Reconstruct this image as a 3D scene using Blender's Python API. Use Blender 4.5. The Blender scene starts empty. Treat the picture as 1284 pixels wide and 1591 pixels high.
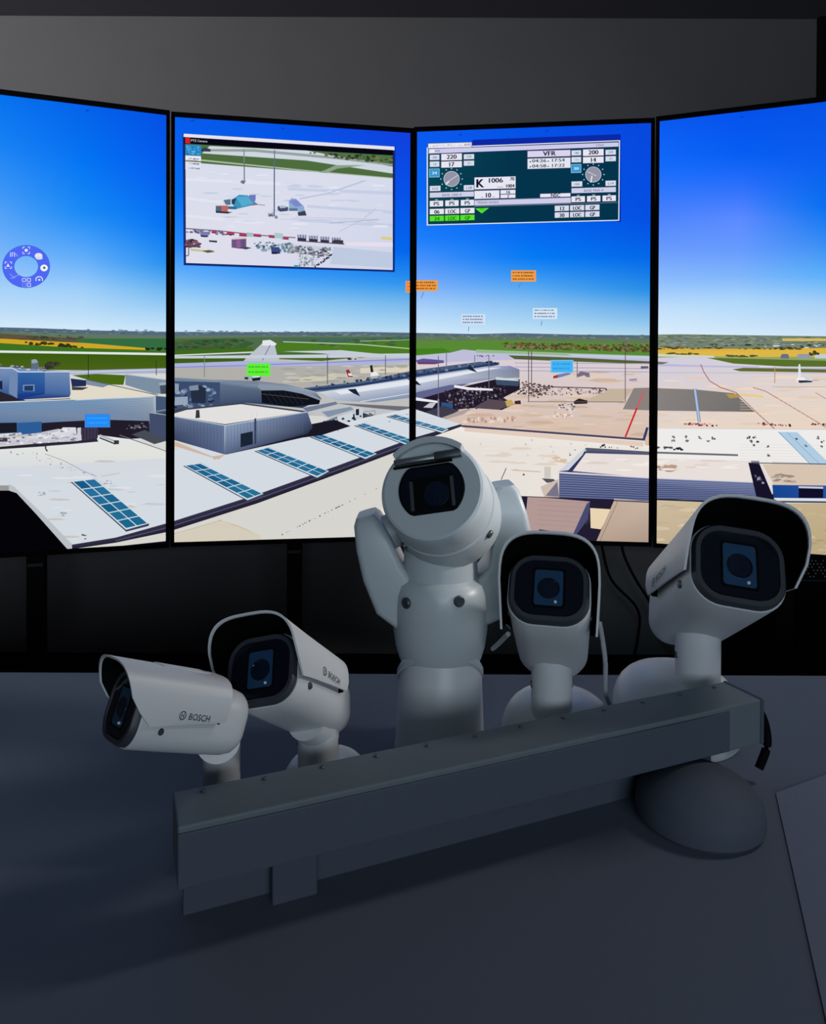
import bpy, bmesh, math, random
from mathutils import Vector, Matrix
from mathutils.geometry import tessellate_polygon

scene = bpy.context.scene
COL = scene.collection
R_ = math.radians

# ------------------------------------------------------------------ view
EYE = Vector((0, 0, 1.3)); FPX = 1100.0; CX, CY = 642.0, 625.02
PITCH, ROLL = R_(0.4796), R_(0.2407)
FWD = Vector((0, math.cos(PITCH), -math.sin(PITCH)))
UP0 = Vector((0, math.sin(PITCH), math.cos(PITCH))); RT0 = Vector((1, 0, 0))
RT = RT0 * math.cos(ROLL) + UP0 * math.sin(ROLL)
UP = -RT0 * math.sin(ROLL) + UP0 * math.cos(ROLL)

cam = bpy.data.cameras.new('camera')
camo = bpy.data.objects.new('camera', cam); COL.objects.link(camo)
camo.matrix_world = Matrix.Translation(EYE) @ Matrix((RT, UP, -FWD)).transposed().to_4x4()
cam.sensor_fit = 'HORIZONTAL'; cam.sensor_width = 36.0
cam.lens = FPX * 36.0 / 1284.0
cam.shift_x = 0.0; cam.shift_y = (CY - 795.5) / 1284.0
cam.clip_start = 0.02; cam.clip_end = 60
scene.camera = camo

world = bpy.data.worlds.new('world'); scene.world = world; world.use_nodes = True
world.node_tree.nodes['Background'].inputs[0].default_value = (0.6, 0.75, 1, 1)
world.node_tree.nodes['Background'].inputs[1].default_value = 0.0

def spot(name, loc, target, power, angle, blend, color, radius=0.08):
    l = bpy.data.lights.new(name, 'SPOT'); l.energy = power; l.color = color
    l.spot_size = R_(angle); l.spot_blend = blend; l.shadow_soft_size = radius
    o = bpy.data.objects.new(name, l); COL.objects.link(o); o.location = loc
    o.rotation_euler = (Vector(target) - Vector(loc)).to_track_quat('-Z', 'Y').to_euler()
    return o
def area(name, loc, target, power, sx, sy, color):
    l = bpy.data.lights.new(name, 'AREA'); l.energy = power; l.color = color
    l.shape = 'RECTANGLE'; l.size = sx; l.size_y = sy
    o = bpy.data.objects.new(name, l); COL.objects.link(o); o.location = loc
    o.rotation_euler = (Vector(target) - Vector(loc)).to_track_quat('-Z', 'Y').to_euler()
    return o
# ceiling wall washer, then added key and fill lights, all outside the frame
spot('wall_washer_light', (-2.6, 1.38, 2.8), (-1.75, 3.36, 4.0), 88, 118, 0.4, (1.0, 0.97, 0.98), 0.15)
spot('desk_fill_light', (-0.35, -1.5, 2.5), (0.2, 1.0, 1.36), 30, 23, 1.0, (0.66, 0.88, 1.0), 0.25)  # added fill from behind the viewer, soft cone dims the lower rig
spot('right_key_light', (1.82, 0.95, 1.8), (0.3, 1.05, 1.40), 150, 28, 1.0, (1.0, 0.95, 0.92), 0.14)  # added key light from the right, no real lamp there
area('rear_fill_light', (0.8, -2.1, 1.5), (0.3, 2.5, 0.9), 27, 2.0, 0.8, (0.78, 0.88, 1.0))  # added wide soft fill behind the viewer
area('right_top_fill_light', (1.72, 1.25, 2.7), (0.2, 1.0, 1.05), 8, 0.3, 0.5, (1.0, 0.96, 0.93))  # added weak fill from the upper right for desk and wall

vs = scene.view_settings
vs.view_transform = 'Standard'; vs.look = 'None'; vs.exposure = 0.0; vs.gamma = 1.0
vs.use_curve_mapping = False

# ------------------------------------------------------------------ placing helpers
def ray(px, py):
    return (FWD + RT * ((px - CX) / FPX) + UP * ((CY - py) / FPX))
def at_depth(px, py, y):
    d = ray(px, py); return EYE + d * (y / d.y)
def on_z(px, py, z):
    d = ray(px, py); return EYE + d * ((z - EYE.z) / d.z)
def project(p):
    v = p - EYE; w = v.dot(FWD)
    return (CX + FPX * v.dot(RT) / w, CY - FPX * v.dot(UP) / w)

# ------------------------------------------------------------------ materials
def lin(c):
    return tuple(((v / 255) / 12.92 if v <= 10.3 else (((v / 255) + 0.055) / 1.055) ** 2.4) for v in c)
def mat(name, rgb, rough=0.5, spec=0.5, metal=0.0, noise=0.0, nscale=30.0, bump=0.0, coat=0.0):
    m = bpy.data.materials.new(name); m.use_nodes = True
    nt = m.node_tree; b = nt.nodes['Principled BSDF']
    c = lin(rgb) + (1,)
    b.inputs['Base Color'].default_value = c
    b.inputs['Roughness'].default_value = rough
    b.inputs['Specular IOR Level'].default_value = spec
    b.inputs['Metallic'].default_value = metal
    b.inputs['Coat Weight'].default_value = coat
    if noise or bump:
        tc = nt.nodes.new('ShaderNodeTexCoord')
        n = nt.nodes.new('ShaderNodeTexNoise'); n.inputs['Scale'].default_value = nscale
        n.inputs['Detail'].default_value = 5
        nt.links.new(tc.outputs['Object'], n.inputs['Vector'])
        if noise:
            r = nt.nodes.new('ShaderNodeMix'); r.data_type = 'RGBA'
            r.inputs['A'].default_value = tuple(v * (1 - noise) for v in c[:3]) + (1,)
            r.inputs['B'].default_value = tuple(min(1, v * (1 + noise)) for v in c[:3]) + (1,)
            nt.links.new(n.outputs['Fac'], r.inputs['Factor'])
            nt.links.new(r.outputs['Result'], b.inputs['Base Color'])
        if bump:
            bp = nt.nodes.new('ShaderNodeBump'); bp.inputs['Strength'].default_value = bump
            bp.inputs['Distance'].default_value = 0.002
            nt.links.new(n.outputs['Fac'], bp.inputs['Height'])
            nt.links.new(bp.outputs['Normal'], b.inputs['Normal'])
    return m
M = dict(
    wall=mat('wall_paint', (122, 122, 124), 0.9, 0.1, noise=0.05, nscale=6),
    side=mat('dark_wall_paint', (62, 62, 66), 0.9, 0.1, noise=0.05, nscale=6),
    ceiling=mat('ceiling_paint', (120, 118, 124), 0.9, 0.1, noise=0.05, nscale=8),
    floor=mat('floor_carpet', (26, 28, 32), 0.95, 0.05, noise=0.3, nscale=300, bump=0.3),
    base=mat('baseboard_paint', (14, 15, 18), 0.6, 0.2, noise=0.05),
    desk=mat('slate_laminate', (98, 108, 123), 0.75, 0.12, noise=0.05, nscale=120),
    mat=mat('mat_vinyl', (112, 122, 140), 0.7, 0.12, noise=0.05, nscale=90),
    perf=mat('light_perforations', (150, 152, 160), 0.5, 0.4, noise=0.1),
    desk_edge=mat('desk_edge', (40, 44, 56), 0.6, 0.2, noise=0.05),
    bezel=mat('black_bezel', (9, 9, 12), 0.7, 0.05, noise=0.05),
    post=mat('black_steel', (10, 10, 13), 0.6, 0.1, noise=0.1),
    bracket=mat('bracket_steel', (52, 54, 60), 0.45, 0.4, noise=0.1),
    paint=mat('camera_white_paint', (208, 213, 216), 0.38, 0.45, noise=0.02, nscale=60),
    paint2=mat('camera_grey_paint', (186, 196, 200), 0.36, 0.5, noise=0.02, nscale=60),
    trim_shade=mat('black_trim_and_shade', (7, 8, 10), 0.7, 0.08, noise=0.05),  # black trim parts, also the painted shade inside the hoods
    ring=mat('dark_grey_plastic', (58, 62, 70), 0.45, 0.4, noise=0.05),
    glass=mat('dark_camera_glass', (12, 18, 30), 0.14, 0.5, noise=0.03),
    pane=mat('blue_lens_pane', (34, 70, 104), 0.25, 0.5, noise=0.08, nscale=40),
    lens=mat('lens_element', (14, 26, 44), 0.12, 0.6, noise=0.05),
    steel=mat('brushed_steel', (150, 156, 160), 0.35, 0.5, 0.8, noise=0.08),
    screw=mat('screw_steel', (84, 92, 98), 0.4, 0.5, 0.6, noise=0.05),
    logo=mat('logo_print', (52, 58, 66), 0.6, 0.2, noise=0.02),
    led=mat('led_plastic', (225, 230, 235), 0.2, 0.6, noise=0.02),
    rail=mat('rail_dark_metal', (104, 116, 124), 0.6, 0.25, 0.0, noise=0.06, nscale=50),
    rail2=mat('rail_face_metal', (80, 89, 102), 0.65, 0.2, 0.0, noise=0.06, nscale=50),
    cable=mat('white_cable', (170, 176, 180), 0.5, 0.3, noise=0.03),
    black_cable=mat('black_cable', (6, 6, 8), 0.6, 0.2, noise=0.03),
)
em = bpy.data.materials.new('screen_light'); em.use_nodes = True
nt = em.node_tree; nt.nodes.clear()
_o = nt.nodes.new('ShaderNodeOutputMaterial'); _e = nt.nodes.new('ShaderNodeEmission')
_a = nt.nodes.new('ShaderNodeAttribute'); _a.attribute_name = 'pixel'
nt.links.new(_a.outputs['Color'], _e.inputs['Color']); _e.inputs['Strength'].default_value = 1.0
nt.links.new(_e.outputs[0], _o.inputs['Surface'])

# ------------------------------------------------------------------ object helpers
def link(name, bm, m, parent=None, smooth=None, matrix=None):
    bmesh.ops.recalc_face_normals(bm, faces=bm.faces)
    me = bpy.data.meshes.new(name); bm.to_mesh(me); bm.free()
    if m: me.materials.append(m)
    o = bpy.data.objects.new(name, me); COL.objects.link(o)
    if parent: o.parent = parent
    if matrix is not None: o.matrix_local = matrix
    if smooth is not None:
        me.shade_smooth()
        try: me.set_sharp_from_angle(angle=R_(smooth))
        except Exception: pass
    return o
def tag(o, label, cat, group=None):
    o['label'] = label; o['category'] = cat
    if group: o['group'] = group
    return o
def empty(name, loc, label, cat, group=None, rot=None):
    o = bpy.data.objects.new(name, None); COL.objects.link(o); o.location = loc
    o.empty_display_size = 0.05
    if rot: o.rotation_euler = rot
    return tag(o, label, cat, group)
def struct(name, bm, m):
    o = link(name, bm, m); o['kind'] = 'structure'; return o
def box(bm, a, b, bev=0.0, seg=2):
    v = [bm.verts.new((x, y, z)) for x in (a[0], b[0]) for y in (a[1], b[1]) for z in (a[2], b[2])]
    fs = [bm.faces.new([v[i] for i in q]) for q in ((0,1,3,2),(4,6,7,5),(0,4,5,1),(2,3,7,6),(0,2,6,4),(1,5,7,3))]
    if bev:
        es = {e for f in fs for e in f.edges}
        bmesh.ops.bevel(bm, geom=list(es), offset=bev, segments=seg, affect='EDGES', profile=0.5)
def new_box(a, b, bev=0.0, seg=2):
    bm = bmesh.new(); box(bm, a, b, bev, seg); return bm
def loft(bm, rings, cap0=True, cap1=True, closed=True):
    vr = [[bm.verts.new(p) for p in r] for r in rings]
    n = len(rings[0])
    for a, b in zip(vr, vr[1:]):
        for i in range(n if closed else n - 1):
            j = (i + 1) % n
            bm.faces.new((a[i], a[j], b[j], b[i]))
    if cap0: bm.faces.new(list(reversed(vr[0])))
    if cap1: bm.faces.new(vr[-1])
    return vr
def lathe(bm, prof, seg=48, ax='Z', off=(0, 0, 0), cap0=True, cap1=True):
    rings = []
    for r, z in prof:
        ring = []
        for i in range(seg):
            t = 2 * math.pi * i / seg; c, s = r * math.cos(t), r * math.sin(t)
            p = {'Z': (c, s, z), 'Y': (c, z, s), 'X': (z, c, s)}[ax]
            ring.append((p[0] + off[0], p[1] + off[1], p[2] + off[2]))
        rings.append(ring)
    loft(bm, rings, cap0, cap1)
def rrect(w, h, r, n=6, cx=0, cz=0):
    pts = []
    for sx, sz, a0 in ((1, 1, 0), (-1, 1, 90), (-1, -1, 180), (1, -1, 270)):
        for i in range(n + 1):
            a = R_(a0 + 90 * i / n)
            pts.append((cx + sx * (w / 2 - r) + r * math.cos(a), cz + sz * (h / 2 - r) + r * math.sin(a)))
    return pts
def tube(bm, path, r, seg=10):
    path = [Vector(p) for p in path]; rings = []
    for i, p in enumerate(path):
        d = (path[min(i + 1, len(path) - 1)] - path[max(i - 1, 0)]).normalized()
        a = d.cross(Vector((0, 0, 1)) if abs(d.z) < 0.95 else Vector((1, 0, 0))).normalized(); b = d.cross(a)
        rings.append([p + a * r * math.cos(2 * math.pi * k / seg) + b * r * math.sin(2 * math.pi * k / seg) for k in range(seg)])
    loft(bm, rings)
def curve_pts(ps, n=8):
    ps = [Vector(p) for p in ps]; out = []
    for i in range(len(ps) - 1):
        p0, p1, p2, p3 = ps[max(i - 1, 0)], ps[i], ps[i + 1], ps[min(i + 2, len(ps) - 1)]
        for k in range(n):
            t = k / n
            out.append(0.5 * ((2 * p1) + (p2 - p0) * t + (2 * p0 - 5 * p1 + 4 * p2 - p3) * t * t + (3 * p1 - p0 - 3 * p2 + p3) * t ** 3))
    return out + [ps[-1]]

_fonts = {}
def text_tris(s):
    """triangles of a string, cap height about 1, baseline at 0, starting at x=0"""
    if s in _fonts: return _fonts[s]
    cu = bpy.data.curves.new('t', 'FONT'); cu.body = s; cu.size = 1.0; cu.resolution_u = 3
    o = bpy.data.objects.new('t', cu); COL.objects.link(o)
    dg = bpy.context.evaluated_depsgraph_get(); dg.update()
    me = bpy.data.meshes.new_from_object(o.evaluated_get(dg))
    me.calc_loop_triangles()
    vv = [v.co.copy() for v in me.vertices]
    k = 1 / 0.72
    tr = [[(vv[i].x * k, vv[i].y * k) for i in t.vertices] for t in me.loop_triangles]
    w = max([p[0] for t in tr for p in t] or [0])
    COL.objects.unlink(o); bpy.data.objects.remove(o); bpy.data.meshes.remove(me); bpy.data.curves.remove(cu)
    _fonts[s] = (tr, w)
    return _fonts[s]

# ================================================================== the room
XL, XR, YB, YF, ZC = -2.7, 1.93, 3.36, -2.4, 3.09
struct('floor', new_box((XL - .1, YF - .1, -0.1), (XR + .1, YB + .1, 0)), M['floor'])
struct('ceiling', new_box((XL - .1, YF - .1, ZC), (XR + .1, YB + .1, ZC + 0.1)), M['ceiling'])
struct('wall_back', new_box((XL - .1, YB, 0), (XR + .1, YB + 0.1, ZC)), M['wall'])
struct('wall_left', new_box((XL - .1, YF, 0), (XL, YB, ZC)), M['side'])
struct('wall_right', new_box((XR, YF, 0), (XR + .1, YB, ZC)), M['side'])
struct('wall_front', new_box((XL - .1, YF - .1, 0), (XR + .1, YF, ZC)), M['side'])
struct('baseboard_back', new_box((XL, YB - 0.015, 0), (XR, YB, 0.075)), M['base'])
struct('trim_1', new_box((XR - 0.03, YB - 0.03, 2.62), (XR, YB, ZC), 0.004), M['base'])

# ================================================================== the displays
ZB, ZT, SW = 0.7285, 2.3785, 0.925
PLAN = [((-1.8318, 2.4399), (-0.9553, 2.7356)), ((-0.9273, 2.7530), (-0.0156, 2.9086)),
        ((0.0124, 2.8964), (0.9318, 2.7928)), ((0.9598, 2.7756), (1.8325, 2.4688))]
STEP = 1.3e-5
class Display:
    pass
displays = []
LABELS = ['leftmost tall portrait screen of the video wall, showing sky, green fields and grey terminal roofs',
          'tall portrait screen left of the centre seam, with an apron camera window on the sky',
          'tall portrait screen right of the centre seam, with a dark green weather data panel',
          'rightmost tall portrait screen of the video wall, showing yellow fields and an empty apron']
for k, (a, b) in enumerate(PLAN):
    D = Display(); a, b = Vector((a[0], a[1], 0)), Vector((b[0], b[1], 0))
    D.ux = (b - a).normalized(); D.n = Vector((-D.ux.y, D.ux.x, 0))     # n points away from the viewer
    D.w = (b - a).length; c = (a + b) / 2; D.org = Vector((c.x, c.y, ZB)); D.h = ZT - ZB
    D.quad = [project(D.org + D.ux * sx * D.w / 2 + Vector((0, 0, z))) for sx, z in ((-1, D.h), (1, D.h), (1, 0), (-1, 0))]
    D.layer = 0
    D.root = empty('display', D.org, LABELS[k], 'screen', 'portrait screens of the video wall', (0, 0, math.atan2(D.ux.y, D.ux.x)))
    D.bb = (min(p[0] for p in D.quad), max(p[0] for p in D.quad))
    displays.append(D)
    hw, h = D.w / 2, D.h; t, tt = 0.0133, 0.018
    bm = bmesh.new()
    box(bm, (-hw - t, -0.008, -tt), (-hw, 0.03, h + tt), 0.001, 1); box(bm, (hw, -0.008, -tt), (hw + t, 0.03, h + tt), 0.001, 1)
    box(bm, (-hw, -0.008, h), (hw, 0.03, h + tt), 0.001, 1); box(bm, (-hw, -0.008, -tt), (hw, 0.03, 0), 0.001, 1)
    link('bezel', bm, M['bezel'], D.root)
    bm = bmesh.new(); box(bm, (-hw - t + .001, 0.002, -tt + .001), (hw + t - .001, 0.032, h + tt - .001), 0.001, 1)
    box(bm, (-hw * .7, 0.032, h * .15), (hw * .7, 0.06, h * .85), 0.008)
    link('back_housing', bm, M['bezel'], D.root)

def clip_poly(poly, quad):
    """poly: list of (x,y,r,g,b); convex clip to a clockwise-on-screen quad"""
    out = poly
    for i in range(4):
        x0, y0 = quad[i]; x1, y1 = quad[(i + 1) % 4]
        inp, out = out, []
        if not inp: return []
        def side(p): return (x1 - x0) * (p[1] - y0) - (y1 - y0) * (p[0] - x0)
        for j in range(len(inp)):
            p, q = inp[j], inp[(j + 1) % len(inp)]
            sp, sq = side(p), side(q)
            if sp >= 0: out.append(p)
            if (sp >= 0) != (sq >= 0):
                t = sp / (sp - sq); out.append(tuple(p[m] + (q[m] - p[m]) * t for m in range(5)))
    return out
def to_local(D, x, y, layer):
    d = ray(x, y); t = (D.org - EYE).dot(D.n) / d.dot(D.n); p = EYE + d * t - D.org
    return (p.dot(D.ux), -STEP * layer, p.z)

class Sheet:
    """flat drawing that lies on one or more display panels"""
    def __init__(s, ds): s.ds = ds; s.data = [[] for _ in ds]; s.dirty = True
    def nxt(s):
        for D in s.ds: D.layer += 1
    def add(s, tris, keep=False):
        if not keep: s.nxt()
        for D, out in zip(s.ds, s.data):
            for t in tris:
                xs = [p[0] for p in t]
                if max(xs) < D.bb[0] or min(xs) > D.bb[1]: continue
                c = clip_poly(t, D.quad)
                if len(c) >= 3: out.append(([to_local(D, p[0], p[1], D.layer) for p in c], [p[2:] for p in c]))
    def poly(s, pts, col, keep=False):
        """col: one srgb colour, or one per vertex"""
        cols = [lin(c) for c in col] if hasattr(col[0], '__len__') else [lin(col)] * len(pts)
        v = [(p[0], p[1]) + tuple(c) for p, c in zip(pts, cols)]
        if len(v) == 3: T = [v]
        else: T = [[v[i] for i in t] for t in tessellate_polygon([[Vector((p[0], p[1], 0)) for p in pts]])]
        # orient
        s.add(T, keep)
    def rect(s, x0, y0, x1, y1, col, slope=0.0, keep=False):
        d = slope * (x1 - x0)
        s.poly([(x0, y0), (x1, y0 + d), (x1, y1 + d), (x0, y1)], col, keep)
    def line(s, pts, w, col, keep=False):
        if not keep: s.nxt()
        for (x0, y0), (x1, y1) in zip(pts, pts[1:]):
            L = math.hypot(x1 - x0, y1 - y0) or 1; nx, ny = -(y1 - y0) / L * w / 2, (x1 - x0) / L * w / 2
            s.poly([(x0 + nx, y0 + ny), (x1 + nx, y1 + ny), (x1 - nx, y1 - ny), (x0 - nx, y0 - ny)], col, True)
    def disc(s, x, y, rx, ry, col, n=24, keep=False):
        s.poly([(x + rx * math.cos(2 * math.pi * i / n), y + ry * math.sin(2 * math.pi * i / n)) for i in range(n)], col, keep)
    def ring(s, x, y, rx, ry, ix, iy, col, n=48):
        s.nxt()
        for i in range(n):
            a, b = 2 * math.pi * i / n, 2 * math.pi * (i + 1) / n
            s.poly([(x + rx * math.cos(a), y + ry * math.sin(a)), (x + rx * math.cos(b), y + ry * math.sin(b)),
                    (x + ix * math.cos(b), y + iy * math.sin(b)), (x + ix * math.cos(a), y + iy * math.sin(a))], col, True)
    def text(s, t, x, y, h, col, slope=0.0, width=None, align='C'):
        """x,y: centre (or left) of the string, y its middle; h cap height; width squeezes"""
        tr, w = text_tris(t); k = h if width is None else width / w; W = w * k
        x0 = x - W / 2 if align == 'C' else x
        c = lin(col)
        for bx in ((-.055, .055) if h > 4 else (0,)):
            s.add([[(x0 + p[0] * k + bx * h, y + h / 2 - p[1] * h + slope * (x0 + p[0] * k - x)) + c for p in q] for q in tr], bx > 0)
    def specks(s, quad, n, cols, smin, smax, seed, flat=0.6):
        """small scattered blots inside a 4-corner region"""
        rnd = random.Random(seed); s.nxt()
        for _ in range(n):
            a, b = rnd.random(), rnd.random()
            x = (quad[0][0] * (1 - a) + quad[1][0] * a) * (1 - b) + (quad[3][0] * (1 - a) + quad[2][0] * a) * b
            y = (quad[0][1] * (1 - a) + quad[1][1] * a) * (1 - b) + (quad[3][1] * (1 - a) + quad[2][1] * a) * b
            r = rnd.uniform(smin, smax); c = rnd.choice(cols)
            s.poly([(x - r, y + r * flat * rnd.uniform(.2, .6)), (x - r * .5, y - r * flat), (x + r * .6, y - r * flat * rnd.uniform(.5, 1)),
                    (x + r, y + r * flat * .5), (x, y + r * flat)], c, True)
    def build(s, name, i=0, parent=None):
        out = s.data[i]
        if not out: return None
        me = bpy.data.meshes.new(name); V, F, C = [], [], []
        for pts, cols in out:
            ar = 0.0
            for (x0, _, z0), (x1, _, z1) in zip(pts, pts[1:] + pts[:1]): ar += x0 * z1 - x1 * z0
            if abs(ar) < 1e-10: continue
            if ar < 0: pts, cols = pts[::-1], cols[::-1]
            b = len(V); V += pts; F.append(list(range(b, b + len(pts)))); C += cols
        me.from_pydata(V, [], F)
        at = me.color_attributes.new('pixel', 'FLOAT_COLOR', 'CORNER')
        flat = []
        for c in C: flat += [c[0], c[1], c[2], 1.0]
        at.data.foreach_set('color', flat)
        me.materials.append(em)
        o = bpy.data.objects.new(name, me); COL.objects.link(o); o.parent = parent or s.ds[i].root
        return o

S1, S2, S3, S4 = displays
W = Sheet(displays)                       # the landscape picture running over all four panels

# ---- sky: colour read down a few columns of each panel
SKY = {0: [(-200, [(120, (20, 125, 245)), (260, (70, 155, 247)), (390, (125, 185, 250)), (450, (175, 215, 250)), (512, (220, 237, 250))]),
           (0, [(140, (5, 112, 238)), (220, (22, 128, 244)), (300, (62, 150, 246)), (390, (118, 180, 250)), (450, (168, 210, 250)), (490, (195, 224, 248)), (512, (215, 235, 250))]),
           (130, [(150, (4, 96, 232)), (250, (4, 116, 244)), (330, (25, 138, 246)), (400, (98, 172, 250)), (450, (158, 206, 250)), (490, (190, 222, 248)), (514, (212, 234, 250))]),
           (262, [(170, (5, 78, 228)), (270, (4, 94, 238)), (350, (4, 116, 244)), (410, (40, 146, 240)), (450, (110, 182, 240)), (490, (172, 214, 246)), (517, (204, 230, 249))])],
       1: [(268, [(170, (8, 90, 236)), (300, (4, 112, 242)), (380, (40, 140, 250)), (430, (108, 180, 250)), (470, (165, 212, 248)), (520, (208, 232, 249))]),
           (450, [(185, (4, 80, 228)), (300, (4, 98, 238)), (390, (6, 120, 246)), (430, (60, 155, 244)), (470, (140, 198, 242)), (520, (205, 230, 247))]),
           (640, [(200, (18, 62, 222)), (300, (8, 80, 232)), (390, (4, 102, 236)), (440, (45, 148, 238)), (470, (115, 182, 235)), (500, (162, 208, 240)), (520, (192, 224, 243))])],
       2: [(645, [(195, (12, 88, 236)), (300, (8, 104, 246)), (370, (30, 126, 252)), (410, (82, 150, 250)), (440, (122, 172, 250)), (480, (172, 210, 250)), (522, (215, 236, 250))]),
           (830, [(185, (4, 80, 230)), (320, (4, 90, 238)), (400, (4, 122, 244)), (440, (72, 160, 242)), (470, (132, 190, 240)), (500, (170, 212, 243)), (524, (202, 230, 244))]),
           (1015, [(180, (8, 70, 222)), (340, (4, 80, 226)), (400, (4, 104, 234)), (450, (38, 142, 230)), (480, (108, 175, 234)), (500, (140, 196, 236)), (528, (188, 222, 240))])],
       3: [(1015, [(180, (10, 88, 238)), (260, (20, 108, 252)), (330, (70, 128, 252)), (390, (106, 156, 252)), (440, (145, 192, 252)), (480, (195, 224, 251)), (528, (225, 240, 252))]),
           (1150, [(165, (4, 80, 236)), (240, (6, 94, 244)), (290, (45, 112, 252)), (340, (92, 138, 255)), (390, (104, 156, 254)), (430, (128, 182, 250)), (465, (172, 214, 250)), (528, (218, 236, 249))]),
           (1284, [(145, (6, 80, 226)), (240, (10, 92, 238)), (320, (8, 112, 240)), (380, (58, 142, 244)), (430, (95, 178, 250)), (470, (166, 206, 246)), (528, (212, 231, 246))]),
           (1500, [(120, (6, 80, 226)), (260, (10, 92, 238)), (400, (70, 150, 244)), (480, (170, 208, 246)), (530, (212, 231, 246))])]}
def sample(col, y):
    if y <= col[0][0]: return col[0][1]
    for (ya, ca), (yb, cb) in zip(col, col[1:]):
        if y <= yb:
            t = (y - ya) / (yb - ya); return tuple(ca[i] + (cb[i] - ca[i]) * t for i in range(3))
    return col[-1][1]
for k, cols in SKY.items():
    sh = Sheet([displays[k]]); W_ = W.data[k]
    W.nxt()
    for (xa, ca), (xb, cb) in zip(cols, cols[1:]):
        nx = 6
        for i in range(nx):
            x0, x1 = xa + (xb - xa) * i / nx, xa + (xb - xa) * (i + 1) / nx
            for y in range(100, 540, 10):
                def cc(x, yy):
                    t = (x - xa) / (xb - xa); p, q = sample(ca, yy), sample(cb, yy)
                    return tuple(p[m] + (q[m] - p[m]) * t for m in range(3))
                sh.poly([(x0, y), (x1, y), (x1, y + 10), (x0, y + 10)], [cc(x0, y), cc(x1, y), cc(x1, y + 10), cc(x0, y + 10)], True)
    W.data[k] = sh.data[0] + W.data[k]

# ---- ground base
XA, XZ = -220, 1500
W.poly([(XA, 512), (260, 516), (640, 518), (1020, 523), (XZ, 524), (XZ, 900), (XA, 900)], (214, 214, 212))
# ---- far hills and fields
W.poly([(XA, 506), (0, 508.5), (60, 510), (150, 513.5), (260, 515.5), (430, 516), (560, 515.5), (640, 517), (740, 519), (800, 517.5), (900, 520), (1020, 521), (1060, 519.5), (1284, 522.5), (XZ, 523),
        (XZ, 536), (1020, 536), (640, 532), (260, 530), (XA, 526)], (84, 106, 124))
W.poly([(XA, 513), (0, 515), (130, 519), (260, 521.5), (430, 521), (640, 521), (820, 523), (1020, 526), (1160, 527), (XZ, 528), (XZ, 560), (XA, 552)], (96, 118, 96))
W.specks([(XA, 508), (640, 517), (640, 523), (XA, 516)], 240, [(70, 92, 112), (104, 124, 138), (76, 98, 98), (120, 138, 140)], 1.5, 5, 3, .2)
W.specks([(640, 519), (XZ, 523), (XZ, 530), (640, 526)], 240, [(88, 110, 112), (112, 130, 124), (80, 102, 96), (138, 150, 140)], 1.5, 5, 4, .2)
W.poly([(XA, 517), (0, 518), (90, 524), (170, 527), (260, 527), (260, 534), (XA, 527)], (92, 84, 62))
W.specks([(XA, 518), (130, 522), (130, 529), (XA, 526)], 60, [(60, 70, 48), (82, 70, 58), (54, 64, 40)], 2, 7, 5, .3)
W.poly([(120, 526), (262, 526), (262, 545), (200, 540), (120, 531)], (52, 108, 66))
W.poly([(XA, 525), (0, 526), (70, 530), (140, 533.5), (229, 541), (226, 544), (100, 540), (0, 534), (XA, 532)], (206, 166, 38))
W.specks([(40, 530), (120, 537), (130, 541), (40, 534)], 26, [(40, 44, 22), (62, 56, 26)], 2, 4.5, 6, .7)
W.poly([(XA, 531), (0, 533), (110, 540), (262, 545), (262, 552), (XA, 546)], (62, 112, 34))
W.specks([(225, 541), (262, 541), (262, 544), (228, 544)], 12, [(30, 44, 22)], 2, 4, 7, .6)
W.poly([(XA, 548), (0, 549), (262, 551), (262, 576), (100, 575), (XA, 572)], [(58, 92, 16)] * 3 + [(74, 98, 24)] * 3)
W.poly([(XA, 543.5), (0, 544.5), (262, 548.5), (262, 552), (0, 548), (XA, 547)], (224, 230, 226))
# middle fields (second panel)
W.poly([(262, 526), (400, 524), (640, 524), (640, 552), (440, 552), (262, 556)], (78, 108, 72))
W.poly([(262, 529), (366, 526), (396, 533), (380, 541), (262, 545)], (56, 92, 54))
W.specks([(262, 529), (380, 527), (372, 540), (262, 542)], 60, [(44, 74, 44), (70, 104, 62), (86, 88, 56)], 2, 6, 8, .35)
W.poly([(262, 545), (392, 540), (394, 548), (262, 551)], (64, 104, 26))
W.poly([(262, 556), (386, 553), (372, 569), (262, 575)], (62, 94, 20))
W.poly([(262, 551.5), (396, 546), (400, 548), (262, 553.5)], (206, 218, 208))
W.poly([(440, 526), (640, 523), (640, 533), (440, 531)], (70, 104, 88))
W.poly([(430, 533), (640, 530), (640, 552), (560, 552), (500, 546), (430, 546)], (74, 122, 34))
W.specks([(470, 528), (640, 526), (640, 536), (500, 540)], 40, [(60, 96, 50), (98, 120, 70), (70, 86, 60)], 2, 7, 9, .25)
W.line([(440, 531), (560, 535), (640, 542)], 1.6, (172, 196, 160)); W.line([(560, 530), (640, 528)], 1.2, (150, 176, 140))
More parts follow.
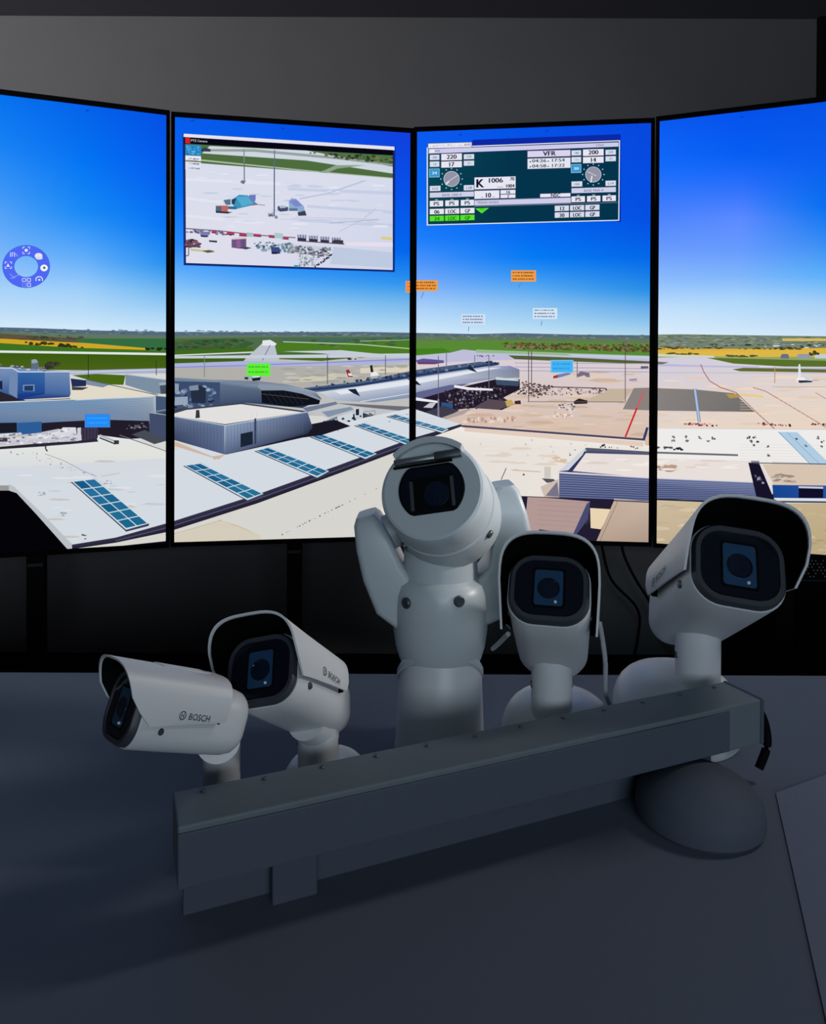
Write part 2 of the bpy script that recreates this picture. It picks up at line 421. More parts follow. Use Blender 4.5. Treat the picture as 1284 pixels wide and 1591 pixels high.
# runway leading to the horizon, taxiways
W.poly([(262, 556), (640, 548), (1020, 556), (1020, 660), (262, 640)], (190, 190, 188))
W.poly([(432, 548), (490, 548), (560, 556), (640, 550), (640, 543), (500, 543), (432, 545)], (76, 122, 34))
W.poly([(434, 549), (520, 549), (548, 556), (500, 561), (434, 558)], (72, 106, 30))
W.specks([(505, 550), (545, 552), (555, 558), (505, 557)], 16, [(92, 62, 50), (66, 60, 40)], 2, 4, 10, .5)
W.poly([(262, 556), (386, 553), (371, 569), (262, 575)], (62, 94, 20))
W.poly([(284, 580), (330, 577), (362, 578), (352, 588), (320, 590), (284, 584)], (92, 104, 34))
W.poly([(410, 531), (426, 531), (434, 566), (372, 568), (392, 548)], (188, 194, 202))
W.poly([(408, 529), (420, 528), (430, 534), (428, 537), (408, 537)], (226, 230, 236)); W.line([(420, 536), (408, 560)], 1.4, (120, 126, 176))
W.poly([(262, 553.5), (640, 549), (640, 553), (520, 556), (262, 557)], (198, 206, 220))
W.poly([(262, 565), (380, 561), (500, 563), (640, 555), (640, 562), (520, 570), (370, 571), (262, 573)], (172, 178, 220))
W.poly([(440, 546), (530, 544), (580, 549), (640, 552), (640, 556), (560, 555), (500, 549)], (196, 204, 214))
W.line([(262, 571), (380, 568), (640, 558)], 1.4, (128, 134, 196))
W.poly([(262, 572), (400, 570), (640, 566), (640, 600), (500, 604), (262, 600)], (176, 174, 168))
W.poly([(470, 586), (520, 580), (560, 584), (500, 592), (456, 594)], (206, 200, 178)); W.poly([(560, 572), (640, 568), (640, 578), (560, 580)], (218, 208, 190))
W.specks([(440, 572), (640, 566), (640, 590), (440, 596)], 40, [(164, 162, 158), (196, 192, 184)], 4, 14, 11, .15)
# third panel fields and apron
W.poly([(640, 527), (1020, 530), (1020, 552), (640, 548)], (96, 124, 80))
W.poly([(640, 531), (790, 529), (1020, 535), (1020, 560), (640, 556)], (88, 138, 54))
W.specks([(780, 533), (1020, 536), (1020, 547), (785, 541)], 420, [(74, 66, 34), (98, 78, 44), (58, 66, 38), (120, 98, 52), (84, 96, 52), (140, 120, 96)], 1.2, 3.4, 12, .6)
W.poly([(640, 542), (690, 541), (700, 547), (640, 552)], (66, 128, 30))
W.poly([(640, 553), (700, 548), (720, 543), (740, 545), (760, 548), (1020, 557), (1020, 566), (640, 566)], (190, 190, 218))
W.poly([(740, 543), (900, 549), (1020, 553), (1020, 556), (880, 552), (740, 548)], (150, 184, 140))
W.poly([(790, 552), (900, 556), (1020, 562), (1020, 567), (800, 558)], (84, 96, 52))
W.poly([(880, 550), (1020, 554), (1020, 558), (890, 553)], (198, 202, 226))
W.poly([(640, 565), (800, 559), (1020, 566), (1020, 700), (640, 700)], [(218, 206, 214), (220, 206, 206), (218, 206, 210), (216, 188, 164), (214, 184, 160)])
W.specks([(740, 580), (1005, 575), (1005, 680), (720, 660)], 90, [(208, 186, 166), (226, 204, 186), (204, 178, 158), (222, 196, 176)], 6, 26, 13, .12)
for y0, y1 in ((570, 573), (576, 578), (564, 565)): W.line([(800, y0), (1012, y1)], 1.0, (158, 150, 190))
W.poly([(968, 636), (985, 603), (1020, 602), (1020, 638)], (138, 130, 126))
W.poly([(946, 604), (985, 604), (968, 624), (910, 624)], (196, 178, 158))
W.line([(1001, 608), (990, 634)], 2.4, (206, 92, 98)); W.line([(990, 634), (972, 679)], 2.6, (204, 28, 34))
# ground traffic on the apron
W.specks([(822, 600), (945, 603), (935, 612), (822, 616)], 170, [(88, 66, 72), (126, 100, 100), (58, 44, 54), (166, 138, 130), (226, 214, 210)], .7, 1.9, 14, .7)
W.specks([(800, 590), (860, 600), (838, 618), (800, 612)], 150, [(54, 40, 50), (104, 76, 80), (36, 28, 40), (140, 116, 114)], .8, 2.2, 15, .7)
W.line([(838, 600.5), (942, 603.5)], 1.6, (92, 72, 80))
W.poly([(891, 624), (900, 619), (912, 622), (913, 619), (913, 627), (893, 628)], (42, 34, 44)); W.specks([(865, 624), (893, 628), (893, 638), (870, 636)], 24, [(88, 80, 92), (230, 226, 226), (150, 140, 140)], 1.2, 3, 16, .5)
W.specks([(720, 652), (800, 648), (800, 654), (720, 656)], 40, [(186, 150, 130), (232, 214, 200)], 1, 3, 17, 1.2)
W.specks([(858, 640), (895, 640), (890, 648), (858, 648)], 20, [(240, 226, 214), (190, 156, 140)], 1, 3, 18, .5)
W.poly([(860, 585), (866, 582), (888, 578), (886, 582), (868, 587)], (112, 128, 180)); W.poly([(860, 584), (867, 583), (867, 587), (860, 588)], (150, 52, 46))
W.poly([(896, 583), (902, 577), (916, 579), (917, 586), (912, 586), (908, 583), (899, 586)], (120, 110, 128)); W.poly([(996, 569), (1008, 569), (1008, 572), (996, 573)], (94, 90, 112)); W.poly([(978, 589), (990, 588), (990, 591), (978, 592)], (150, 140, 176))
# ---- pier terminal with long rounded roof (second and third panel)
W.poly([(471, 603), (560, 593), (645, 575), (745, 562), (776, 563), (776, 567), (660, 588), (560, 605), (488, 609)], (74, 92, 124))
W.line([(480, 606), (560, 598), (640, 584), (774, 565)], 3, (36, 56, 96))
W.specks([(480, 600), (770, 560), (770, 565), (480, 606)], 60, [(50, 56, 92), (120, 136, 164), (34, 40, 70)], 1.2, 3, 19, .8)
W.poly([(496, 609), (560, 600), (645, 587), (755, 569.5), (793, 568.5), (807.5, 574), (807.5, 587), (771, 588), (700, 603), (645, 617), (580, 625), (520, 622)],
       [(206, 214, 226), (214, 222, 234), (206, 214, 230), (176, 186, 214), (128, 132, 190), (120, 128, 160), (130, 140, 150), (140, 144, 176), (150, 158, 188), (128, 142, 172), (120, 136, 164), (170, 182, 200)])
W.poly([(520, 608), (640, 590), (755, 572), (780, 571), (650, 596), (530, 613)], (226, 230, 238))
W.line([(560, 624), (640, 611), (770, 589)], 1.2, (214, 220, 232))
for q in ([(540, 605), (553, 604), (560, 616), (549, 611)], [(722, 571.5), (733, 570), (742.5, 579), (733, 576)], [(632, 588), (648, 592), (655, 599), (645, 597)]): W.poly(q, (26, 36, 52))
W.poly([(640, 619), (700, 605), (771, 589), (808, 590), (808, 605), (782, 618), (800, 628), (780, 637), (735, 634), (714, 636), (684, 649), (640, 640)], (34, 26, 42))
W.poly([(640, 611), (700, 598), (730, 596), (700, 606), (645, 622)], (96, 100, 140))
W.specks([(690, 608), (790, 596), (780, 635), (700, 634)], 330, [(64, 52, 66), (108, 100, 118), (20, 16, 26), (150, 146, 160), (80, 62, 60), (48, 44, 58)], .6, 1.9, 20, .9)
W.poly([(770, 590), (808, 589), (806, 600), (772, 598)], (60, 78, 104))
W.poly([(706, 598), (730, 602), (766, 604), (766, 607), (728, 606), (706, 602)], (232, 232, 240)); W.poly([(771, 586), (790, 588), (806, 590), (806, 592), (771, 590)], (206, 212, 226))
W.poly([(760, 620), (795, 624), (800, 628), (776, 636), (735, 634)], (88, 74, 84)); W.poly([(785, 623), (795, 621), (800, 629), (788, 632)], (196, 166, 92)); W.poly([(800, 623), (809, 622), (810, 628), (800, 628)], (70, 40, 40))
W.poly([(645, 618), (680, 624), (684, 628), (684, 640), (645, 634)], (30, 30, 46)); W.poly([(645, 617), (662, 620), (681, 623), (680, 626), (645, 622)], (232, 234, 240))
W.poly([(668, 626), (678, 626), (672, 634), (658, 633)], (196, 196, 204)); W.poly([(686, 625), (704, 627), (704, 638), (686, 639)], (40, 84, 134))
W.poly([(656, 642), (690, 630), (714, 638), (684, 652)], (62, 60, 76)); W.poly([(684, 650), (716, 638), (735, 634), (720, 644), (692, 652)], (176, 160, 156))
W.poly([(640, 636), (720, 660), (690, 690), (640, 690)], (216, 218, 224))
# ---- hangars and equipment, second panel
W.poly([(262, 586), (330, 590), (400, 592), (445, 597), (490, 608), (500, 620), (470, 634), (380, 626), (262, 640)], [(116, 134, 156), (104, 122, 148), (112, 126, 146), (126, 138, 156), (150, 162, 178), (60, 72, 98), (40, 50, 72), (56, 72, 102), (58, 72, 102)])
for i in range(12): W.line([(340 + i * .4, 594 + i * 2.4), (402, 596 + i * 2.3)], .6, (74, 92, 122))
W.poly([(262, 592), (342, 594), (342, 628), (262, 632)], (58, 76, 110)); W.specks([(266, 596), (335, 600), (335, 630), (266, 634)], 50, [(40, 54, 84), (92, 112, 146), (30, 40, 62), (150, 166, 188)], 2, 5, 21, .6)
W.poly([(296, 601), (310, 599), (320, 603), (320, 626), (298, 626)], (36, 46, 66)); W.poly([(294, 600), (308, 598), (309, 606), (295, 607)], (126, 142, 160)); W.poly([(272, 596), (278, 596), (278, 610), (272, 610)], (140, 154, 172))
W.poly([(272, 617), (292, 616), (292, 628), (272, 630)], (150, 164, 184))
W.poly([(406, 607), (440, 606.5), (470, 611), (498, 621), (496, 628), (450, 632), (407, 626)], (14, 18, 28))
for i in range(7): W.line([(410 + i * 8, 609), (424 + i * 8, 628)], .5, (40, 50, 66))
W.line([(406, 612), (480, 620)], .7, (92, 76, 66)); W.poly([(400, 600), (445, 602), (480, 610), (499, 620), (497, 622), (470, 612), (440, 606), (406, 606)], (134, 148, 166))
W.poly([(470, 634), (520, 624), (640, 634), (640, 646), (560, 660), (530, 655), (478, 640)], (190, 194, 196))
W.poly([(470, 634), (522, 624), (525, 628), (478, 640)], (110, 122, 146)); W.poly([(520, 626), (640, 632), (640, 640), (560, 632)], (110, 108, 116)); W.poly([(500, 640), (545, 632), (550, 636), (510, 648)], (132, 146, 168))
W.poly([(485, 662), (530, 650), (560, 640), (585, 648), (560, 660), (520, 668), (490, 674)], (44, 48, 64))
W.poly([(486, 661), (524, 647), (527, 651), (488, 666)], (110, 122, 142)); W.poly([(524, 648), (548, 640), (550, 656), (526, 660)], (206, 212, 220)); W.poly([(550, 634), (564, 633), (564, 652), (552, 654)], (196, 204, 214)); W.poly([(553, 636), (558, 635), (558, 645), (553, 646)], (30, 34, 46)); W.poly([(486, 662), (506, 664), (506, 671), (488, 671)], (170, 178, 192)); W.poly([(520, 660), (545, 658), (540, 668), (520, 667)], (196, 200, 208))
W.specks([(495, 655), (580, 642), (582, 656), (500, 670)], 40, [(60, 66, 86), (220, 224, 230), (34, 38, 50)], 1, 3, 22, .7)
W.line([(565, 640), (583, 638), (583, 652)], .8, (120, 124, 140)); W.line([(567, 646), (583, 644)], .6, (120, 124, 140))
# parked aeroplanes behind the pier
W.poly([(537.5, 575), (542, 574), (549, 586), (541, 586)], (150, 40, 52)); W.poly([(541, 580), (546, 580), (548, 584), (542, 584)], (236, 226, 230)); W.poly([(575, 568), (578.5, 567), (581, 580), (576.5, 580)], (28, 26, 36)); W.poly([(576, 579), (584, 577), (590, 583), (576, 585)], (232, 232, 236))
W.poly([(382, 585), (388, 582), (405, 583), (408, 587), (398, 589), (384, 588)], (150, 170, 196)); W.poly([(391, 588), (406, 586), (404, 591), (393, 592)], (24, 30, 38)); W.poly([(392, 583), (402, 582), (404, 586), (393, 586)], (226, 234, 242)); W.poly([(380, 586), (386, 586), (386, 590), (380, 589)], (40, 48, 60))
W.poly([(646, 560), (658, 557), (690, 560), (690, 564), (668, 565), (650, 564)], (92, 84, 150)); W.poly([(648, 563), (690, 563), (676, 566), (650, 566)], (110, 60, 90))
# ---- near white roofs
W.poly([(XA, 690), (0, 694), (90, 688), (150, 678), (180, 676), (262, 700), (353, 706), (470, 676), (570, 648), (640, 634), (722, 661), (640, 690), (500, 748), (262, 830), (107, 852), (20, 756), (XA, 740)], 
       [(224, 228, 230)] * 5 + [(226, 226, 218)] * 3 + [(214, 220, 226)] * 3 + [(214, 218, 226)] + [(210, 216, 224)] * 5)
W.poly([(20, 757), (112, 750), (262, 722), (262, 700), (500, 665), (640, 640), (722, 661), (640, 690), (500, 748), (262, 826), (107, 852)], (212, 218, 226))
W.specks([(0, 700), (255, 700), (255, 840), (110, 840)], 26, [(196, 202, 210), (200, 196, 190), (222, 226, 230)], 4, 22, 23, .1)
W.line([(70, 705), (100, 716), (130, 732), (150, 740)], .8, (140, 140, 150)); W.specks([(0, 700), (60, 704), (150, 738), (145, 741)], 36, [(150, 150, 158), (120, 122, 130)], .5, 1.3, 24, .7)
W.line([(158, 740), (186, 735)], 1.2, (196, 188, 176)); W.specks([(155, 744), (175, 748), (175, 752), (155, 752)], 8, [(176, 178, 184)], 1, 3, 25, .5)
W.specks([(60, 764), (70, 764), (68, 772), (60, 770)], 8, [(166, 170, 178)], 1, 3, 26, .5); W.specks([(90, 796), (102, 796), (102, 803), (92, 803)], 8, [(166, 170, 178)], 1, 3, 27, .5); W.specks([(127, 830), (136, 830), (136, 838), (128, 838)], 7, [(70, 74, 84)], 1, 2.2, 28, .6)
# dark void and pale kerb at lower left, gutter along the roof
W.poly([(XA, 762), (14, 762), (30, 764), (107, 852), (112, 866), (XA, 900)], (4, 4, 8))
W.poly([(XA, 756), (14, 754), (14, 762), (XA, 764)], (150, 152, 152))
W.poly([(14, 752), (22, 756), (60, 792), (113, 846), (110, 854), (104, 852), (56, 798), (26, 766), (14, 762)], (186, 192, 196))
W.poly([(110, 853), (262, 822), (400, 780), (520, 737), (640, 690), (722, 662), (722, 700), (640, 900), (100, 900)], (214, 212, 206))
W.poly([(112, 856), (262, 840), (262, 846), (130, 862)], (14, 12, 20))
W.poly([(112, 846), (180, 835), (262, 812), (400, 768), (520, 725), (640, 681), (716, 659), (722, 663), (640, 693), (520, 738), (400, 782), (262, 826), (180, 843), (112, 853)], [(52, 50, 74)] * 7 + [(30, 28, 44)] * 7)
W.line([(180, 840), (262, 819), (400, 775), (520, 732), (640, 687)], 1.4, (84, 82, 112))
# skylight rows in the roof
def skylight(a, b, c, d, n, m):
    W.poly([(a[0] - 3, a[1] + 1), (b[0] + 1, b[1] - 1), (c[0] + 2, c[1] + 1), (c[0] + 1, c[1] + 4), (d[0], d[1] + 5), (d[0] - 3, d[1] + 2)], (58, 64, 84))
    W.poly([(a[0] - 1.5, a[1]), (b[0] + .8, b[1] - .8), (c[0] + 1.5, c[1]), (d[0], d[1] + 2)], (206, 220, 228))
    W.nxt(); rnd = random.Random(int(a[0]))
    def P(s, t): return tuple((a[i] * (1 - s) + b[i] * s) * (1 - t) + (d[i] * (1 - s) + c[i] * s) * t for i in range(2))
    for i in range(m):
        for j in range(n):
            e = rnd.uniform(-10, 12); g = .05
            W.poly([P((i + g) / m, (j + g) / n), P((i + 1 - g) / m, (j + g) / n), P((i + 1 - g) / m, (j + 1 - g) / n), P((i + g) / m, (j + 1 - g) / n)],
                   (30 + e, 100 + e + 8 * j / n, 146 + e), True)
skylight((113, 748), (147, 744), (230, 813), (196, 821), 6, 2)
skylight((287.5, 723), (311, 720), (408, 767), (385, 775), 6, 2)
skylight((398, 700), (416, 695.5), (510, 732), (493, 740), 6, 2)
skylight((484, 678), (499, 674.5), (584, 705), (568, 711), 6, 2)
skylight((553, 660.5), (565, 657.5), (662, 690), (645, 694), 7, 2)
skylight((603, 646.5), (614, 644), (696, 667), (688, 670.5), 7, 2)
W.specks([(300, 716), (640, 640), (640, 650), (310, 722)], 10, [(150, 150, 156)], .8, 1.6, 29, .7)
W.specks([(430, 835), (500, 800), (600, 752), (440, 828)], 34, [(60, 60, 70), (110, 110, 116)], .6, 1.5, 30, .7); W.line([(340, 808), (372, 818), (405, 833)], 1.4, (206, 178, 140)); W.line([(262, 832), (345, 808)], 1.2, (196, 178, 150))
W.poly([(262, 834), (345, 809), (405, 832), (405, 850), (262, 860)], (212, 204, 186))
# grey terminal block
W.poly([(478, 660), (520, 652), (545, 662), (500, 676), (470, 680), (353, 706), (349, 700)], (26, 24, 36))
W.poly([(262, 682), (330, 709), (350, 706), (340, 714), (262, 690)], (206, 180, 160))
W.poly([(232, 640), (375, 625.5), (478, 639), (351, 661), (262, 645)], (60, 66, 86))
W.poly([(262, 645), (290, 637), (375, 628), (470, 640.5), (350, 659), (268, 646)], (226, 224, 222))
W.poly([(232, 641), (262, 645.5), (349, 661), (349, 706), (262, 681), (232, 672)], [(92, 104, 132), (84, 98, 130), (104, 120, 154), (84, 98, 134), (52, 62, 92), (50, 60, 88)])
W.poly([(350, 661), (478, 640), (486, 664), (478, 674), (353, 706), (349, 706)], [(140, 158, 188), (86, 100, 136), (46, 56, 84), (40, 46, 70), (70, 84, 120), (86, 100, 132)])
for i in range(22): W.line([(234 + i * 5.2, 645 + i * .92), (234 + i * 5.2, 672 + i * 1.5)], .5, (66, 78, 108))
for i in range(24): W.line([(354 + i * 5.1, 662 - i * .85), (355 + i * 5.0, 703 - i * 1.35)], .5, (84, 98, 134))
W.line([(262, 645.5), (350, 661), (478, 640)], 1.6, (176, 190, 208))
W.poly([(374, 674), (393, 670), (393, 690), (374, 695)], (26, 36, 52)); W.line([(397, 650), (397, 690)], 3, (52, 64, 94)); W.line([(391, 640), (391, 656)], .8, (206, 210, 214)); W.line([(399, 639), (399, 652)], .8, (206, 210, 214))
W.poly([(305, 637), (310, 637), (311, 649), (304, 650)], (52, 52, 60))
# ---- first panel buildings
W.poly([(XA, 578), (100, 576), (262, 572), (262, 580), (100, 582), (XA, 584)], (172, 178, 204))
W.line([(100, 579), (262, 574)], 1.0, (220, 222, 236))
W.poly([(112, 583), (150, 581), (195, 583), (192, 598), (160, 597)], (74, 104, 22))
W.poly([(XA, 600), (110, 596), (130, 593), (170, 597), (246, 614), (215, 620), (XA, 628)], (226, 218, 200))
W.poly([(113, 594), (135, 590), (172, 597), (160, 602)], (126, 142, 164)); W.line([(135, 590), (246, 614)], 1.2, (90, 92, 100))
W.poly([(195, 581), (262, 590), (262, 612), (240, 612), (195, 598)], (124, 142, 162)); W.line([(195, 581.5), (262, 590.5)], 1.4, (186, 196, 206))
W.poly([(248, 595), (258, 594), (258, 612), (250, 612)], (70, 80, 96)); W.poly([(247, 595), (258, 594), (258, 598), (248, 599)], (160, 172, 186))
W.poly([(XA, 606), (0, 608), (40, 622), (108, 619), (118, 622), (20, 626), (XA, 624)], (40, 36, 46))
W.poly([(110, 588), (134, 591), (134, 600), (112, 601)], (32, 46, 86)); W.poly([(112, 601), (138, 602), (128, 606), (112, 606)], (60, 60, 74))
W.poly([(XA, 570), (0, 570), (108, 577), (110, 612), (108, 617), (34, 621), (0, 608), (XA, 604)], [(112, 138, 186)] * 2 + [(118, 144, 184), (70, 104, 158), (40, 70, 134), (24, 56, 130), (64, 96, 152), (64, 96, 152)])
W.poly([(28, 579), (70, 578), (70, 612), (28, 620)], [(48, 96, 160), (56, 104, 166), (22, 60, 138), (20, 54, 130)])
W.poly([(16, 577), (28, 579), (27, 619), (14, 611)], (112, 136, 176)); W.poly([(36, 598), (54, 597.5), (54, 608), (36, 608)], (120, 148, 186)); W.poly([(38, 599.5), (52, 599), (52, 607), (38, 607)], (28, 40, 78))
W.poly([(0, 592), (4, 592), (4, 606), (0, 604)], (26, 34, 60))
for i in range(12): W.line([(28, 582 + i * 2.6), (109, 580 + i * 2.5)], .4, (66, 108, 166))
W.line([(XA, 570), (20, 572), (30, 578), (108, 577.5)], 1.8, (198, 210, 226)); W.specks([(0, 566), (72, 570), (72, 576), (0, 572)], 40, [(190, 196, 206), (70, 74, 86), (120, 124, 138)], 1.5, 4, 31, .4)
W.poly([(48, 562), (58, 560), (61, 570), (58, 574), (50, 573)], (96, 108, 128)); W.poly([(49, 559), (56, 558), (60, 563), (50, 565)], (150, 160, 172)); W.specks([(74, 562), (92, 563), (96, 572), (70, 572)], 26, [(48, 52, 40), (66, 66, 48)], 2, 4, 32, .6)
W.poly([(XA, 630), (0, 625.5), (120, 622), (215, 617), (241, 615), (241, 655), (230, 658), (0, 674), (XA, 680)], [(104, 138, 178), (112, 146, 184), (116, 150, 186), (150, 168, 188), (170, 182, 194), (130, 140, 158), (120, 134, 156), (60, 104, 160), (60, 104, 160)])
for i in range(14): W.line([(XA, 633 + i * 3.2), (0, 629 + i * 3.0), (120, 625 + i * 2.9), (238, 619 + i * 2.6)], .5, (92, 122, 158))
W.line([(XA, 629), (0, 625), (215, 617), (242, 615)], 1.6, (206, 214, 222)); W.poly([(241, 615), (262, 617), (262, 640), (241, 642)], (66, 86, 116)); W.line([(241.5, 616), (241.5, 642)], 1, (206, 212, 220))
W.poly([(XA, 660), (0, 657), (26.5, 656.5), (27, 672), (XA, 680)], (24, 26, 38)); W.poly([(27, 657), (65, 655), (65, 672), (28, 676)], (44, 92, 152))
W.poly([(65, 657), (100, 655), (160, 652), (232, 654), (232, 680), (200, 682), (155, 676), (100, 674), (65, 672)], (34, 28, 42))
W.poly([(232, 642), (262, 646), (262, 684), (234, 672)], (64, 76, 106)); W.line([(232, 641), (262, 636)], 1.2, (150, 160, 176))
W.specks([(192, 660), (228, 657), (228, 664), (194, 667)], 12, [(150, 150, 160), (90, 88, 100)], 1.5, 3.5, 33, .6)
W.poly([(205, 675), (225, 668), (262, 684), (240, 690)], (70, 76, 86)); W.line([(155, 676), (185, 688)], 3, (172, 178, 184)); W.line([(155, 680), (180, 690)], 2, (40, 42, 50)); W.poly([(177, 684), (185, 684), (185, 690), (178, 690)], (50, 50, 58)); W.line([(186, 676), (262, 702)], 1.3, (110, 108, 112))
W.poly([(XA, 692), (0, 694), (70, 688), (120, 685), (150, 680), (153, 686), (110, 690), (60, 694), (0, 698), (XA, 698)], (44, 40, 52))
W.poly([(XA, 684), (0, 683), (40, 682), (62, 677), (64, 672), (92, 670), (98, 664), (118, 664), (121, 684), (80, 687), (60, 688), (10, 692), (XA, 692)], [(206, 206, 216)] * 3 + [(222, 222, 230)] * 5 + [(196, 194, 206)] * 5)
W.poly([(12, 677), (60, 674), (66, 671), (92, 666), (94, 669), (66, 676), (14, 680)], (188, 190, 202)); W.poly([(XA, 676), (12, 680), (12, 686), (XA, 690)], (60, 58, 70))
W.specks([(0, 674), (120, 666), (120, 684), (0, 692)], 70, [(170, 170, 184), (232, 232, 238), (120, 118, 134)], 1, 4, 34, .5)
W.poly([(120, 665), (126, 664), (126, 684), (121, 685)], (206, 206, 214)); W.poly([(126, 665), (150, 664), (153, 667), (152, 681), (127, 684)], (62, 54, 76))
for i in range(5): W.line([(130 + i * 5, 667), (130 + i * 5, 682)], 1, (34, 28, 44))
W.line([(0, 696), (70, 693)], 1.0, (30, 28, 36)); W.line([(72, 688), (71, 697), (74, 701)], 2.2, (52, 52, 60))
# masts
for x, y0, y1, c in ((137.5, 551, 587, (40, 54, 30)), (243, 560, 583, (44, 54, 40)), (509, 552, 597, (60, 66, 84)), (599, 552, 582, (84, 90, 110)), (681.6, 553, 648, (96, 92, 120)), (694, 548, 572, (110, 104, 130)), (760, 553, 603, (104, 98, 126)),
                     (821.6, 545, 624, (86, 74, 84)), (826.2, 546, 600, (70, 60, 72)), (897, 560, 587, (110, 96, 110)), (971.7, 531, 624, (92, 74, 66)), (738, 552, 566, (120, 112, 130)), (318, 552, 586, (120, 130, 120))):
    W.line([(x, y0), (x, y1)], 1.2, c)
W.line([(820, 624), (971, 624.5)], 1.0, (110, 86, 76)); W.specks([(966, 531), (976, 531), (976, 536), (966, 536)], 8, [(90, 90, 90), (130, 130, 130)], 1, 2.2, 35, .8)
W.line([(681.6, 620), (681.6, 648)], 2.6, (130, 126, 150)); W.specks([(740, 552), (770, 552), (770, 554), (740, 554)], 8, [(90, 80, 96)], 1, 2, 36, .5)
# ---- third panel lower roofs
W.poly([(722, 661), (1000, 683), (1003, 692), (1200, 700), (1200, 860), (560, 860), (640, 690)], [(240, 234, 228)] * 4 + [(226, 220, 212)] * 3)
W.poly([(722, 664), (1000, 686), (1000, 694), (722, 670)], (226, 204, 188))
W.line([(718, 662), (1001, 683)], 3.2, (72, 66, 92)); W.line([(1000, 684), (1006, 664)], 4, (44, 62, 108))
W.specks([(730, 672), (1000, 694), (900, 730), (790, 740)], 26, [(200, 196, 196), (90, 92, 100), (214, 206, 198)], .8, 2.2, 37, .8)
W.specks([(760, 680), (900, 720), (860, 740), (760, 720)], 26, [(232, 226, 218), (222, 208, 196)], 6, 20, 38, .12); W.specks([(860, 712), (876, 710), (878, 720), (862, 720)], 6, [(216, 190, 160)], 3, 8, 39, .3); W.line([(795, 730), (840, 733)], 1.4, (206, 176, 150))
W.specks([(925, 690), (1000, 694), (1000, 698), (925, 695)], 14, [(60, 62, 70), (40, 40, 50)], 1, 2.4, 40, .8)
W.poly([(846, 725), (856, 725), (856, 743), (846, 743)], (206, 200, 192)); W.poly([(842, 743), (860, 744), (866, 748), (850, 750)], (84, 80, 92)); W.line([(779, 745), (787, 727)], 1.2, (60, 66, 90)); W.poly([(840, 756), (868, 744), (870, 772), (846, 772)], (206, 188, 176)); W.poly([(848, 770), (866, 748), (869, 772)], (120, 116, 134))
W.poly([(880, 724), (911, 695.5), (1180, 712), (1180, 745), (1006, 744), (868, 734)], (72, 78, 110))
W.poly([(868, 732), (908, 697), (912, 699), (886, 730)], (206, 210, 220)); W.poly([(884, 731), (904, 708), (910, 704), (1165, 711), (1180, 748), (1006, 742)], (232, 222, 218))
W.poly([(880, 734), (905, 707), (909, 700), (911, 703), (889, 733)], (44, 50, 92)); W.line([(910, 698), (1008, 704), (1150, 708)], 2.4, (92, 94, 110)); W.line([(868, 733.5), (1006, 742), (1177, 749)], 2, (220, 216, 220))
W.specks([(1020, 722), (1046, 724), (1050, 732), (1022, 732)], 14, [(190, 156, 136), (206, 184, 150), (160, 130, 120)], 3, 8, 41, .35); W.specks([(900, 712), (1150, 716), (1160, 735), (900, 730)], 22, [(240, 234, 226), (222, 208, 200)], 5, 20, 42, .12)
W.poly([(869, 735), (1008, 743), (1177, 750), (1178, 772), (1150, 780), (1008, 778), (954, 775), (947, 791), (869, 776)], [(92, 100, 138), (114, 124, 162), (120, 130, 168), (74, 84, 126), (56, 66, 112), (64, 74, 120), (68, 78, 122), (62, 70, 112), (74, 82, 124)])
for i in range(22): W.line([(869, 737 + i * 1.8), (1008, 745 + i * 1.65), (1176, 752 + i * 1.22)], .55, (140, 150, 184) if i % 2 else (62, 70, 112))
W.poly([(800, 770), (960, 776), (960, 860), (800, 860)], (34, 28, 50))
W.poly([(820, 772), (848, 773), (917, 779), (891, 830), (860, 833), (815, 822)], (178, 152, 148))
for i in range(7): W.line([(836, 777 + i * 7.5), (912 - i * 3.2, 781 + i * 7.5)], .6, (160, 134, 132))
W.poly([(912, 782), (917, 779), (914, 806), (893, 834), (889, 833)], (72, 74, 112)); W.poly([(917, 789), (950, 791), (934, 822), (918, 820)], (232, 212, 178)); W.line([(916, 804), (911, 815)], 3, (50, 46, 56)); W.poly([(838, 822), (891, 830), (880, 842), (836, 838)], (40, 38, 82))
W.poly([(955, 775.5), (1010, 778.5), (1010, 846), (926, 842)], [(196, 174, 156), (200, 178, 162), (170, 148, 134), (182, 160, 142)])
W.line([(960, 778), (932, 841)], .8, (130, 112, 104)); W.line([(948, 777), (1008, 780)], 1.6, (30, 28, 44))
# ---- fourth panel
W.poly([(1020, 520), (1060, 519.5), (1284, 523), (XZ, 524), (XZ, 560), (1020, 560)], (116, 130, 110))
W.specks([(1020, 521), (1284, 523), (1284, 536), (1020, 540)], 260, [(96, 114, 98), (134, 146, 128), (88, 100, 82), (150, 156, 140), (104, 122, 130)], 1.5, 6, 43, .2)
W.poly([(1215, 526), (XZ, 526), (XZ, 531), (1216, 530)], (212, 186, 96)); W.specks([(1100, 535), (XZ, 536), (XZ, 540), (1100, 541)], 60, [(70, 80, 60), (52, 60, 48), (200, 204, 206)], 2, 6, 44, .3)
W.poly([(1020, 540), (1090, 542), (1200, 542), (XZ, 538), (XZ, 554), (1150, 555), (1020, 551)], [(214, 170, 60)] * 2 + [(228, 176, 44)] * 2 + [(226, 178, 60)] * 2 + [(218, 186, 84)])
W.specks([(1020, 539), (1260, 541), (1260, 543), (1020, 542)], 40, [(70, 66, 36), (96, 86, 48)], 2, 5, 45, .3); W.specks([(1036, 548), (1090, 549), (1090, 552), (1036, 551)], 22, [(96, 84, 36)], 2, 5, 46, .3); W.specks([(1125, 552), (1180, 553), (1180, 555), (1125, 555)], 18, [(84, 84, 40)], 2, 6, 47, .3)
